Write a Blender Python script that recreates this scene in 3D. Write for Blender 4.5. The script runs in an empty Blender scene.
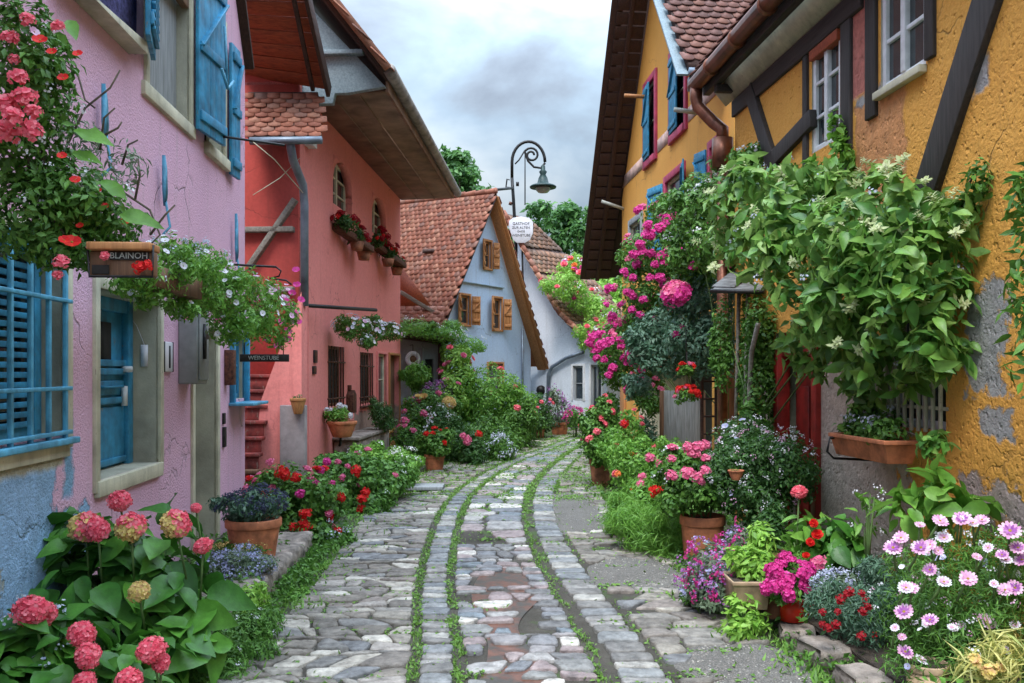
import bpy, math, random
import numpy as np
from mathutils import Vector, Matrix
rnd = random.Random(7); rng = np.random.default_rng(7)
S = bpy.context.scene; COL = S.collection
R = math.radians
# ------------------------------------------------------------ camera
F = 900.0; CXP = 512.0; HY = 372.0; EYE = 1.65
cam = bpy.data.cameras.new('camera'); camo = bpy.data.objects.new('camera', cam); COL.objects.link(camo)
camo.location = (0, 0, EYE); camo.rotation_euler = (R(90), 0, 0)
cam.sensor_width = 36; cam.lens = F*36/1024; cam.shift_y = (HY-341.5)/1024
cam.clip_start = .05; cam.clip_end = 3000
S.camera = camo
# ------------------------------------------------------------ sky, sun, exposure
SUN_EL, SUN_AZ = 58, 200
S.view_settings.view_transform = 'Standard'; S.view_settings.look = 'None'
S.view_settings.exposure = 0.82; S.view_settings.gamma = 1; S.view_settings.use_curve_mapping = False
w = bpy.data.worlds.new('World'); S.world = w; w.use_nodes = True
nt = w.node_tree; nt.nodes.clear(); N = nt.nodes.new; L = nt.links.new
def nmath(nt, op, a, b=None, c=None, clamp=False):
    n = nt.nodes.new('ShaderNodeMath'); n.operation = op; n.use_clamp = clamp
    for i, v in enumerate((a, b, c)):
        if v is None: continue
        if isinstance(v, (int, float)): n.inputs[i].default_value = v
        else: nt.links.new(v, n.inputs[i])
    return n.outputs[0]
sky = N('ShaderNodeTexSky'); sky.sky_type = 'NISHITA'; sky.sun_disc = False
sky.sun_elevation = R(SUN_EL); sky.sun_rotation = R(SUN_AZ); sky.air_density = 1.2; sky.dust_density = 2
tc = N('ShaderNodeTexCoord'); sep = N('ShaderNodeSeparateXYZ'); L(tc.outputs['Generated'], sep.inputs[0])
zc = nmath(nt, 'MAXIMUM', sep.outputs['Z'], 0.0); zz = nmath(nt, 'ADD', zc, 0.22)
cmb = N('ShaderNodeCombineXYZ')
L(nmath(nt, 'DIVIDE', sep.outputs['X'], zz), cmb.inputs[0]); L(nmath(nt, 'DIVIDE', sep.outputs['Y'], zz), cmb.inputs[1])
def noise(nt, vec, scale, detail=5, rough=.55, dist=0, dims='3D'):
    n = nt.nodes.new('ShaderNodeTexNoise'); n.inputs['Scale'].default_value = scale
    n.inputs['Detail'].default_value = detail; n.inputs['Roughness'].default_value = rough; n.inputs['Distortion'].default_value = dist
    if vec is not None: nt.links.new(vec, n.inputs['Vector'])
    return n.outputs['Fac']
def ramp(nt, fac, stops, interp='LINEAR'):
    n = nt.nodes.new('ShaderNodeValToRGB'); cr = n.color_ramp; cr.interpolation = interp
    while len(cr.elements) < len(stops): cr.elements.new(.5)
    for e, (p, c) in zip(cr.elements, stops): e.position = p; e.color = (c[0], c[1], c[2], 1)
    nt.links.new(fac, n.inputs[0]); return n.outputs[0]
mp = N('ShaderNodeMapping'); L(tc.outputs['Generated'], mp.inputs[0]); mp.inputs['Location'].default_value = (2.35, 1.1, .55); mp.inputs['Scale'].default_value = (1, 1, 1.9)
n1 = noise(nt, mp.outputs[0], 3.6, 8, .52, .3)
ccol = ramp(nt, n1, [(.38, (.19, .225, .285)), (.46, (.27, .33, .41)), (.53, (.33, .43, .54)), (.60, (.43, .53, .63)), (.70, (.60, .68, .75))])
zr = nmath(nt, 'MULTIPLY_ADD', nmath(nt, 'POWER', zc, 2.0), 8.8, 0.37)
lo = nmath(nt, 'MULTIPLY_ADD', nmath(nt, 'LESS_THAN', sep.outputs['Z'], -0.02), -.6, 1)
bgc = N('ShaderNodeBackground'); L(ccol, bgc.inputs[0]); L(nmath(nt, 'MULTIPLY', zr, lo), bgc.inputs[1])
bgs = N('ShaderNodeBackground'); L(sky.outputs[0], bgs.inputs[0]); bgs.inputs[1].default_value = .05
cover = ramp(nt, noise(nt, mp.outputs[0], 1.1, 4, .5), [(.36, (.80,)*3), (.56, (.96,)*3)])
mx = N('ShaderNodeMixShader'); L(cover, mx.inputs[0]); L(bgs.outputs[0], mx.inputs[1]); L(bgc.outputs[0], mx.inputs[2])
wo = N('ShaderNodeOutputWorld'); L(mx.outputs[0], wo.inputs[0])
sl = bpy.data.lights.new('sun', 'SUN'); sl.energy = 1.9; sl.angle = R(18); sl.color = (1, .965, .92)
so = bpy.data.objects.new('sun', sl); COL.objects.link(so)
az = R(SUN_AZ); dv = Vector((math.sin(az)*math.cos(R(SUN_EL)), math.cos(az)*math.cos(R(SUN_EL)), math.sin(R(SUN_EL))))
so.rotation_euler = dv.to_track_quat('Z', 'Y').to_euler(); so.location = (0, -5, 20)
# ------------------------------------------------------------ helpers
def at(px, py, Y): return Vector(((px-CXP)/F*Y, Y, EYE+(HY-py)/F*Y))
def gnd(px, py, z=0.0):
    Y = F*(EYE-z)/(py-HY); return Vector(((px-CXP)/F*Y, Y, z))
class MB:
    def __init__(s): s.V = []; s.n = 0; s.F = []; s.M = []
    def add(s, v, f, m=0):
        v = np.asarray(v, float).reshape(-1, 3); s.V.append(v)
        if isinstance(f, np.ndarray): f = (f+s.n).tolist()
        else: f = [[i+s.n for i in q] for q in f]
        s.F += f; s.M += [m]*len(f); s.n += len(v)
    def box(s, x0, x1, y0, y1, z0, z1, m=0):
        s.add([(x, y, z) for z in (z0, z1) for y in (y0, y1) for x in (x0, x1)],
              [(0, 2, 3, 1), (4, 5, 7, 6), (0, 1, 5, 4), (2, 6, 7, 3), (0, 4, 6, 2), (1, 3, 7, 5)], m)
    def beam(s, p, q, w, h, up=(0, 0, 1), m=0):
        p = Vector(p); q = Vector(q); d = (q-p).normalized(); u = Vector(up)
        if abs(d.dot(u)) > .98: u = Vector((0, 1, 0))
        a = d.cross(u).normalized(); b = a.cross(d)
        s.add([o+a*i*w/2+b*j*h/2 for o in (p, q) for j in (-1, 1) for i in (-1, 1)],
              [(0, 1, 3, 2), (4, 6, 7, 5), (0, 4, 5, 1), (2, 3, 7, 6), (0, 2, 6, 4), (1, 5, 7, 3)], m)
    def prism(s, pts, y0, y1, m=0):
        n = len(pts)
        s.add([(x, y0, z) for x, z in pts]+[(x, y1, z) for x, z in pts],
              [list(range(n)), list(range(2*n-1, n-1, -1))]+[(i, i+n, (i+1) % n+n, (i+1) % n) for i in range(n)], m)
    def slab(s, pts, t, m=0):
        pts = [Vector(p) for p in pts]; n = len(pts); nr = (pts[1]-pts[0]).cross(pts[2]-pts[0]).normalized()*t
        s.add(pts+[p-nr for p in pts], [list(range(n)), list(range(2*n-1, n-1, -1))]+[(i, i+n, (i+1) % n+n, (i+1) % n) for i in range(n)], m)
    def tube(s, pts, r, k=6, m=0, r2=None):
        pts = [Vector(p) for p in pts]; n = len(pts); vs = []
        a = None
        for i, p in enumerate(pts):
            d = (pts[min(i+1, n-1)]-pts[max(i-1, 0)]).normalized()
            if a is None: a = d.orthogonal().normalized()
            a = (a-d*a.dot(d))
            a = a.normalized() if a.length > 1e-4 else d.orthogonal().normalized()
            b = d.cross(a); rr = r if r2 is None else r+(r2-r)*i/max(1, n-1)
            for j in range(k):
                t = 2*math.pi*j/k; vs.append(p+a*math.cos(t)*rr+b*math.sin(t)*rr)
        fs = [(i*k+j, i*k+(j+1) % k, (i+1)*k+(j+1) % k, (i+1)*k+j) for i in range(n-1) for j in range(k)]
        fs += [list(range(k-1, -1, -1)), list(range((n-1)*k, n*k))]
        s.add(vs, fs, m)
    def lathe(s, prof, c=(0, 0, 0), k=20, m=0):
        vs = [(c[0]+r*math.cos(2*math.pi*j/k), c[1]+r*math.sin(2*math.pi*j/k), c[2]+z) for r, z in prof for j in range(k)]
        s.add(vs, [(i*k+j, i*k+(j+1) % k, (i+1)*k+(j+1) % k, (i+1)*k+j) for i in range(len(prof)-1) for j in range(k)], m)
    def mesh(s, name, mats, smooth=False, origin=None):
        v = np.concatenate(s.V) if s.V else np.zeros((0, 3))
        if origin is not None: v = v-np.array(origin)
        me = bpy.data.meshes.new(name)
        nv = len(v); nf = len(s.F)
        me.vertices.add(nv); me.vertices.foreach_set('co', v.astype(np.float32).ravel())
        tot = np.array([len(f) for f in s.F], np.int32); flat = np.array([i for f in s.F for i in f], np.int32)
        me.loops.add(len(flat)); me.loops.foreach_set('vertex_index', flat)
        me.polygons.add(nf); st = np.concatenate([[0], np.cumsum(tot)[:-1]]).astype(np.int32)
        me.polygons.foreach_set('loop_start', st); me.polygons.foreach_set('loop_total', tot)
        if not isinstance(mats, (list, tuple)): mats = [mats]
        for m in mats: me.materials.append(m)
        if len(mats) > 1: me.polygons.foreach_set('material_index', np.array(s.M, np.int32))
        if smooth: me.polygons.foreach_set('use_smooth', np.ones(nf, bool))
        me.update(calc_edges=True); me.validate()
        return me
    def build(s, name, mats, parent=None, smooth=False, origin=None, bevel=0, loc=None, label=None):
        o = bpy.data.objects.new(name, s.mesh(name, mats, smooth, origin)); COL.objects.link(o)
        if parent is not None: o.parent = parent
        if origin is not None and parent is None: o.location = origin
        if loc is not None: o.location = loc
        if bevel:
            b = o.modifiers.new('bevel', 'BEVEL'); b.width = bevel; b.segments = 2; b.limit_method = 'ANGLE'; b.angle_limit = R(40)
        if label: o['label'] = label
        return o
def tag(o, label, cat, group=None, kind=None):
    if label: o['label'] = label
    if cat: o['category'] = cat
    if group: o['group'] = group
    if kind: o['kind'] = kind
    return o
def struct(o, kind='structure'): o['kind'] = kind; return o
def thing(name, label, cat, loc=(0, 0, 0), rz=0, group=None):
    o = bpy.data.objects.new(name, None); COL.objects.link(o); o.empty_display_size = .1
    o.location = loc; o.rotation_euler = (0, 0, rz); return tag(o, label, cat, group)
# a wall frame: x runs to the viewer's right along the wall, y goes into the wall, z is up
class Wall:
    def __init__(s, P0, P1):
        s.P = Vector((P0[0], P0[1], 0)); q = Vector((P1[0], P1[1], 0))
        s.len = (q-s.P).length; s.u = (q-s.P).normalized(); s.v = Vector((-s.u.y, s.u.x, 0)); s.rz = math.atan2(s.u.y, s.u.x)
    def uz(s, px, py, d=0):        # d = distance in front of the wall (towards the street)
        k = (px-CXP)/F; o = s.P-s.v*d
        # o + t*u = Y*(k,1)
        den = s.u.x-k*s.u.y; t = (k*o.y-o.x)/den; Y = o.y+t*s.u.y
        return t, EYE+(HY-py)/F*Y
    def w(s, u, d=0, z=0): return s.P+s.u*u-s.v*d+Vector((0, 0, z))
    def Y(s, px, d=0): return s.w(s.uz(px, 0, d)[0], d).y
    def rect(s, a, b, d=0):
        u0, z1 = s.uz(a[0], a[1], d); u1, z0 = s.uz(b[0], b[1], d); return [min(u0, u1), max(u0, u1), min(z0, z1), max(z0, z1)]
# ------------------------------------------------------------ materials
def newmat(name):
    m = bpy.data.materials.new(name); m.use_nodes = True; nt = m.node_tree; b = nt.nodes['Principled BSDF']; return m, nt, b
def objco(nt, scale=None):
    t = nt.nodes.new('ShaderNodeTexCoord').outputs['Object']
    if scale:
        mpn = nt.nodes.new('ShaderNodeMapping'); mpn.inputs['Scale'].default_value = scale; nt.links.new(t, mpn.inputs[0]); t = mpn.outputs[0]
    return t
def mixc(nt, fac, a, b, mode='MIX'):
    n = nt.nodes.new('ShaderNodeMix'); n.data_type = 'RGBA'; n.blend_type = mode
    if isinstance(fac, (int, float)): n.inputs[0].default_value = fac
    else: nt.links.new(fac, n.inputs[0])
    for i, v in ((6, a), (7, b)):
        if isinstance(v, tuple): n.inputs[i].default_value = (v[0], v[1], v[2], 1)
        else: nt.links.new(v, n.inputs[i])
    return n.outputs[2]
def bump(nt, b, h, strength=.5, dist=.01, prev=None):
    n = nt.nodes.new('ShaderNodeBump'); n.inputs['Strength'].default_value = strength; n.inputs['Distance'].default_value = dist
    nt.links.new(h, n.inputs['Height'])
    if prev is not None: nt.links.new(prev, n.inputs['Normal'])
    nt.links.new(n.outputs[0], b.inputs['Normal']); return n.outputs[0]
def simple(name, c, rough=.6, metal=0, var=.15, scale=8, bs=.2, bscale=40, bd=.004, stretch=None, chips=None, cl=.63):
    m, nt, b = newmat(name); t = objco(nt, stretch)
    n = noise(nt, t, scale, 5, .6)
    d = tuple(x*(1-var*1.6) for x in c); l = tuple(min(1, x*(1+var)) for x in c)
    base = ramp(nt, n, [(.3, d), (.7, l)])
    if chips:
        base = mixc(nt, ramp(nt, noise(nt, objco(nt, (1, 1, .35)), 22, 8, .72), [(cl, (0,)*3), (cl+.02, (1,)*3)]), base, chips)
        base = mixc(nt, nmath(nt, 'MULTIPLY', ramp(nt, noise(nt, objco(nt, (6, 6, .8)), 3, 5, .6), [(.45, (0,)*3), (.75, (1,)*3)]), .35), base, tuple(x*.35+.02 for x in c))
    nt.links.new(base, b.inputs['Base Color'])
    b.inputs['Roughness'].default_value = rough; b.inputs['Metallic'].default_value = metal
    if bs: bump(nt, b, noise(nt, t, bscale, 4, .6), bs, bd)
    return m
def plaster(name, c, c2, bscale=55, bs=.6, bd=.006, patch=None, stain=.25, pits=False, patches=(), plevel=(.60, .63), grime=(.30, .27, .22)):
    """painted render: broad tone drift, fine roughcast, rain stains running down, bare patches"""
    m, nt, b = newmat(name); t = objco(nt)
    base = ramp(nt, noise(nt, t, 1.3, 6, .6), [(.3, c2), (.65, c)])
    fine = noise(nt, t, bscale*1.5, 3, .7)
    base = mixc(nt, .35, base, ramp(nt, fine, [(.3, tuple(x*.62 for x in c)), (.7, tuple(min(1, x*1.18) for x in c))]))
    st = objco(nt, (5, 5, .35)); sn = noise(nt, st, 1.6, 6, .65)
    base = mixc(nt, nmath(nt, 'MULTIPLY', ramp(nt, sn, [(.55, (0,)*3), (.8, (1,)*3)]), stain), base, grime)
    sp = nt.nodes.new('ShaderNodeSeparateXYZ'); nt.links.new(t, sp.inputs[0])
    h = noise(nt, t, bscale, 4, .6)
    if pits:
        v = nt.nodes.new('ShaderNodeTexVoronoi'); v.inputs['Scale'].default_value = 34; v.feature = 'SMOOTH_F1'; nt.links.new(objco(nt, (1, 1, .8)), v.inputs['Vector'])
        pit = ramp(nt, v.outputs['Distance'], [(.0, (0,)*3), (.42, (1,)*3)])
        sel = ramp(nt, noise(nt, t, 14, 3), [(.5, (0,)*3), (.6, (1,)*3)])
        h = nmath(nt, 'MULTIPLY_ADD', nmath(nt, 'MULTIPLY', nmath(nt, 'SUBTRACT', 1, pit), sel), -1.6, h)
        h = nmath(nt, 'MULTIPLY_ADD', noise(nt, t, 9, 3), 1.5, h)
    wob = nt.nodes.new('ShaderNodeTexNoise'); wob.inputs['Scale'].default_value = 3; wob.inputs['Detail'].default_value = 5; nt.links.new(t, wob.inputs['Vector'])
    va = nt.nodes.new('ShaderNodeVectorMath'); va.operation = 'MULTIPLY_ADD'; nt.links.new(wob.outputs['Color'], va.inputs[0]); va.inputs[1].default_value = (.5, .5, .5); nt.links.new(t, va.inputs[2])
    cv = nt.nodes.new('ShaderNodeTexVoronoi'); cv.feature = 'DISTANCE_TO_EDGE'; cv.inputs['Scale'].default_value = .8; nt.links.new(va.outputs[0], cv.inputs['Vector'])
    ck = nmath(nt, 'MULTIPLY', ramp(nt, cv.outputs['Distance'], [(.002, (1,)*3), (.009, (0,)*3)]), ramp(nt, noise(nt, t, .9, 3), [(.5, (0,)*3), (.6, (1,)*3)]))
    base = mixc(nt, nmath(nt, 'MULTIPLY', ck, .55), base, tuple(x*.4 for x in grime)); h = nmath(nt, 'MULTIPLY_ADD', ck, -.8, h)
    low = nmath(nt, 'SUBTRACT', nmath(nt, 'MULTIPLY', noise(nt, t, 2.2, 6, .7), 1.3), nmath(nt, 'MULTIPLY', sp.outputs['Z'], .9))
    base = mixc(nt, nmath(nt, 'MULTIPLY', ramp(nt, low, [(.25, (0,)*3), (.7, (1,)*3)]), .6), base, tuple(x*.55+.03 for x in grime))
    edge = noise(nt, t, 4.5, 7, .65)
    for (u0, u1, z0, z1, col, soft) in patches:      # patches of missing or other paint, bounded in wall metres with ragged edges
        du = nmath(nt, 'SUBTRACT', (u1-u0)/2, nmath(nt, 'ABSOLUTE', nmath(nt, 'SUBTRACT', sp.outputs['X'], (u0+u1)/2)))
        dz = nmath(nt, 'SUBTRACT', (z1-z0)/2, nmath(nt, 'ABSOLUTE', nmath(nt, 'SUBTRACT', sp.outputs['Z'], (z0+z1)/2)))
        d = nmath(nt, 'MINIMUM', du, dz)
        d = nmath(nt, 'ADD', d, nmath(nt, 'MULTIPLY', nmath(nt, 'SUBTRACT', edge, .5), soft))
        mk = ramp(nt, nmath(nt, 'MULTIPLY_ADD', d, 8, .5, True), [(.36, (0,)*3), (.64, (1,)*3)])
        pc = ramp(nt, noise(nt, t, 12, 6, .7), [(.3, tuple(x*.6 for x in col)), (.7, tuple(min(1, x*1.15) for x in col))])
        base = mixc(nt, mk, base, pc); h = nmath(nt, 'MULTIPLY_ADD', mk, -.7, h)
    nt.links.new(base, b.inputs['Base Color']); b.inputs['Roughness'].default_value = .9
    bump(nt, b, h, bs, bd); return m
def wood(name, c, c2, rough=.7, axis=0, bs=.5):
    m, nt, b = newmat(name); sc = [18, 18, 18]; sc[axis] = 1.1
    t = objco(nt, sc); n = noise(nt, t, 2.2, 8, .65, .4)
    nt.links.new(ramp(nt, n, [(.3, c2), (.62, c), (.8, tuple(min(1, x*1.25) for x in c))]), b.inputs['Base Color'])
    b.inputs['Roughness'].default_value = rough; bump(nt, b, n, bs, .006); return m
def islands(name, cols, rough=.7, var=.25, bscale=30, bs=.35, bd=.004, interp='LINEAR', trans=0, spec=.5, mottle=8):
    """each loose piece (a leaf, a petal, a tile, a stone) takes its own tone"""
    m, nt, b = newmat(name); g = nt.nodes.new('ShaderNodeNewGeometry').outputs['Random Per Island']
    k = len(cols); base = ramp(nt, g, [((i/(k-1) if interp == 'LINEAR' else i/k), c) for i, c in enumerate(cols)], interp)
    t = objco(nt); n = noise(nt, t, mottle, 5, .65)
    base = mixc(nt, 1.0, base, ramp(nt, n, [(.3, (1-var,)*3), (.7, (1+var*.4,)*3)]), 'MULTIPLY')
    nt.links.new(base, b.inputs['Base Color']); b.inputs['Roughness'].default_value = rough; b.inputs['Specular IOR Level'].default_value = spec
    if bs: bump(nt, b, noise(nt, t, bscale, 4, .6), bs, bd)
    if trans:
        out = nt.nodes['Material Output']; tr = nt.nodes.new('ShaderNodeBsdfTranslucent')
        nt.links.new(mixc(nt, .6, base, tuple(min(1, x*1.7) for x in cols[-1])), tr.inputs[0])
        ms = nt.nodes.new('ShaderNodeMixShader'); ms.inputs[0].default_value = trans
        nt.links.new(b.outputs[0], ms.inputs[1]); nt.links.new(tr.outputs[0], ms.inputs[2]); nt.links.new(ms.outputs[0], out.inputs['Surface'])
    return m
M = {}
M['blue'] = simple('blue_paint', (.035, .26, .44), .5, var=.35, scale=6, bs=.4, bscale=25, chips=(.16, .20, .20))
M['ltblue'] = simple('pale_blue_paint', (.09, .34, .50), .55, var=.3, scale=9, bs=.4, chips=(.13, .10, .08), cl=.66)
M['cream'] = simple('cream_render', (.56, .52, .38), .85, var=.25, scale=3, bs=.6, bscale=60, chips=(.30, .26, .20))
M['reveal'] = simple('grey_cream_render', (.42, .40, .31), .85, var=.25, scale=2.5, bs=.5, bscale=60)
M['violet'] = simple('violet_roughcast', (.13, .13, .40), .95, var=.4, scale=40, bs=1, bscale=70, bd=.012)
M['glass'] = simple('window_glass', (.03, .04, .045), .06, var=.3, bs=0)
M['glass'].node_tree.nodes['Principled BSDF'].inputs['Specular IOR Level'].default_value = .8
M['dark'] = simple('dark_interior', (.018, .015, .013), .8, var=.4, bs=0)
M['iron'] = simple('wrought_iron', (.022, .02, .02), .5, .4, var=.4, scale=30, bs=.4, bscale=80)
M['rust'] = simple('rusty_iron', (.12, .045, .025), .7, .3, var=.5, scale=30, bs=.4, bscale=80)
M['zinc'] = simple('zinc_pipe', (.20, .24, .29), .5, .5, var=.25, scale=5, bs=.2)
M['copper'] = simple('brown_copper', (.22, .085, .05), .4, .55, var=.4, scale=6, bs=.2)
M['white'] = simple('white_paint', (.72, .73, .74), .5, var=.12, scale=10, bs=.2)
M['terra'] = simple('terracotta', (.50, .17, .075), .75, var=.35, scale=9, bs=.35, bscale=60)
M['terrad'] = simple('old_terracotta', (.38, .15, .08), .8, var=.45, scale=7, bs=.4, bscale=60)
M['beigepot'] = simple('stoneware', (.45, .31, .19), .7, var=.35, scale=7, bs=.3)
M['redpot'] = simple('red_glaze', (.55, .025, .01), .25, var=.15, scale=4, bs=0)
M['soil'] = simple('soil', (.055, .04, .028), .95, var=.5, scale=18, bs=1, bscale=45, bd=.02)
M['timber'] = wood('black_timber', (.045, .036, .032), (.014, .011, .010), .75, 2, 1)
M['timberx'] = wood('black_timber_rail', (.045, .036, .032), (.014, .011, .010), .75, 0, 1)
M['grtimber'] = wood('grey_timber', (.27, .24, .20), (.13, .11, .09), .8, 0, .8)
M['brown'] = wood('brown_wood', (.20, .10, .05), (.08, .04, .022), .7, 2)
M['orangew'] = wood('orange_wood', (.50, .22, .075), (.28, .11, .035), .6, 2)
M['orangex'] = wood('orange_wood_board', (.42, .15, .05), (.22, .07, .022), .6, 0)
M['redwood'] = wood('red_brown_boards', (.40, .085, .03), (.17, .032, .013), .65, 1)
M['darkboard'] = wood('dark_brown_boards', (.075, .035, .026), (.03, .014, .011), .7, 0)
M['greyboard'] = wood('grey_boards', (.34, .36, .37), (.17, .18, .18), .85, 2, .8)
M['bluegrey'] = wood('blue_grey_boards', (.27, .34, .38), (.15, .2, .23), .8, 0, .7)
M['tan'] = simple('brown_soffit', (.27, .165, .115), .8, var=.3, scale=2.5, bs=.2)
M['magenta'] = simple('raspberry_paint', (.46, .045, .11), .6, var=.25, scale=5, bs=.3)
M['red'] = simple('red_door_paint', (.30, .018, .012), .5, var=.4, scale=5, bs=.2)
M['redstair'] = simple('red_stair_paint', (.24, .035, .028), .7, var=.5, scale=6, bs=.5, chips=(.20, .14, .11), cl=.58)
M['greybox'] = simple('grey_box_paint', (.24, .25, .24), .5, var=.2, scale=5, bs=.1)
M['slate'] = simple('slate', (.14, .14, .14), .7, var=.4, scale=10, bs=.5)
M['paper'] = simple('enamel_white', (.68, .66, .70), .35, var=.1, scale=5, bs=0)
M['ink'] = simple('black_ink', (.02, .02, .025), .6, bs=0)
M['palemark'] = simple('pale_lettering', (.42, .44, .40), .6, bs=0)
M['stone'] = simple('field_stone', (.30, .25, .21), .9, var=.45, scale=7, bs=.9, bscale=22, bd=.02)
M['bark'] = simple('bark', (.13, .10, .07), .9, var=.4, scale=20, bs=.8, bscale=60)
M['stem'] = simple('green_stem', (.09, .16, .04), .7, var=.3, bs=0)
M['tile'] = islands('red_roof_tiles', [(.22, .075, .045), (.34, .12, .07), (.28, .095, .06), (.42, .19, .12), (.20, .10, .08)], .8, .35, 60, .5)
M['tileg'] = islands('weathered_roof_tiles', [(.33, .17, .11), (.25, .15, .11), (.40, .20, .12), (.30, .20, .15)], .85, .4, 60, .5)
M['tiled'] = islands('dark_roof_tiles', [(.16, .07, .055), (.23, .10, .07), (.19, .085, .07), (.13, .065, .055)], .8, .35, 60, .5)
# ------------------------------------------------------------ ground, street and paving
def plane(name, pts, z, mat, kind='structure', sub=None):
    mb = MB(); mb.add([(x, y, z) for x, y in pts], [list(range(len(pts)))]); return struct(mb.build(name, mat), kind)
m, nt, b = newmat('meadow_ground'); t = objco(nt)
nt.links.new(ramp(nt, noise(nt, t, .6, 8, .65), [(.35, (.045, .038, .026)), (.55, (.06, .075, .028))]), b.inputs['Base Color']); b.inputs['Roughness'].default_value = .95
bump(nt, b, noise(nt, t, 25, 5), .8, .02)
plane('ground', [(-900, -300), (900, -300), (900, 1500), (-900, 1500)], -.012, m)
YS = [1.5, 3, 4.77, 6.5, 8.84, 10.8, 12.6, 15.15, 17, 19, 21, 23, 25, 28]
EL = [-1.7, -1.62, -1.57, -1.5, -1.62, -1.75, -1.62, -1.35, -1.0, -.35, .25, .85, 1.6, 3.2]
G1 = [-.50, -.48, -.49, -.70, -.81, -.84, -.75, -.37, .03, .62, 1.1, 1.6, 2.3, 3.9]
R1 = [.62, .60, .57, .38, .20, .20, .28, .60, .92, 1.32, 1.75, 2.2, 2.95, 4.6]
ER = [1.95, 1.8, 1.68, 1.45, 1.45, 1.15, 1.22, 1.38, 1.5, 1.75, 2.15, 2.75, 3.6, 5.3]
def ln(a): 
    def f(Y):
        # smooth the polyline a little
        return float(np.mean([np.interp(Y+d, YS, a) for d in (-.9, -.45, 0, .45, .9)]))
    return f
eL, g1, r1, eR = ln(EL), ln(G1), ln(R1), ln(ER)
g2 = lambda Y: g1(Y)+.24
r0 = lambda Y: r1(Y)-.05
r2 = lambda Y: r1(Y)+.32
def ribbon(name, a, bb, z, mat, y0, y1, n=60, kind='structure'):
    mb = MB(); ys = np.linspace(y0, y1, n); v = []
    for y in ys: v += [(a(y), y, z), (bb(y), y, z)]
    mb.add(v, [(2*i, 2*i+1, 2*i+3, 2*i+2) for i in range(n-1)]); return struct(mb.build(name, mat), kind)
m, nt, b = newmat('joint_dirt'); t = objco(nt)
c0 = ramp(nt, noise(nt, t, 2.2, 7, .7), [(.3, (.03, .026, .018)), (.55, (.06, .052, .04)), (.75, (.11, .10, .08))])
c1 = mixc(nt, ramp(nt, noise(nt, t, 1.7, 6, .65), [(.55, (0,)*3), (.62, (1,)*3)]), c0, (.05, .08, .02))
nt.links.new(c1, b.inputs['Base Color']); b.inputs['Roughness'].default_value = .9; bump(nt, b, noise(nt, t, 60, 5), 1, .012)
ribbon('street', lambda Y: eL(Y)-.25, lambda Y: eR(Y)+.3, .004, m, 1.5, 28)
m, nt, b = newmat('red_brown_silt'); t = objco(nt)
nt.links.new(mixc(nt, ramp(nt, noise(nt, t, 5, 7, .7), [(.44, (0,)*3), (.54, (1,)*3)]), (.05, .042, .03), ramp(nt, noise(nt, t, 14, 6, .7), [(.35, (.075, .028, .014)), (.6, (.16, .062, .034))])), b.inputs['Base Color']); b.inputs['Roughness'].default_value = .35
bump(nt, b, noise(nt, t, 30, 4), .4, .006)
ribbon('silt_channel', lambda Y: -.22-.08*math.sin(Y*2.1), lambda Y: .14+.10*math.sin(Y*3), .012, m, 2, 7.6)
# stones: each one a low domed block, set in wavy courses
def fan(P, mb, z0, z1, seed):
    n = len(P); c = P.mean(0); v = []
    tl = rng.normal(0, .022, 2)
    for k, z, j in ((1, z0, 0), (.99, z0+(z1-z0)*.75, .001), (.93, z1, .002), (.5, z1+.002, .003)):
        q = c+(P-c)*k; v.append(np.c_[q, np.full(n, z)+rng.normal(0, j*.8, n)+(q-c)@tl*(k < .999)])
    v = np.concatenate(v+[np.array([[c[0], c[1], z1+.002]])])
    f = []
    for r in range(3): f += [(r*n+i, r*n+(i+1) % n, (r+1)*n+(i+1) % n, (r+1)*n+i) for i in range(n)]
    f += [(3*n+i, 3*n+(i+1) % n, 4*n) for i in range(n)]
    mb.add(v, f)
def chaikin(P, a=.22):
    Q = np.roll(P, -1, 0); return np.stack([P*(1-a)+Q*a, P*a+Q*(1-a)], 1).reshape(-1, 2)
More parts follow.
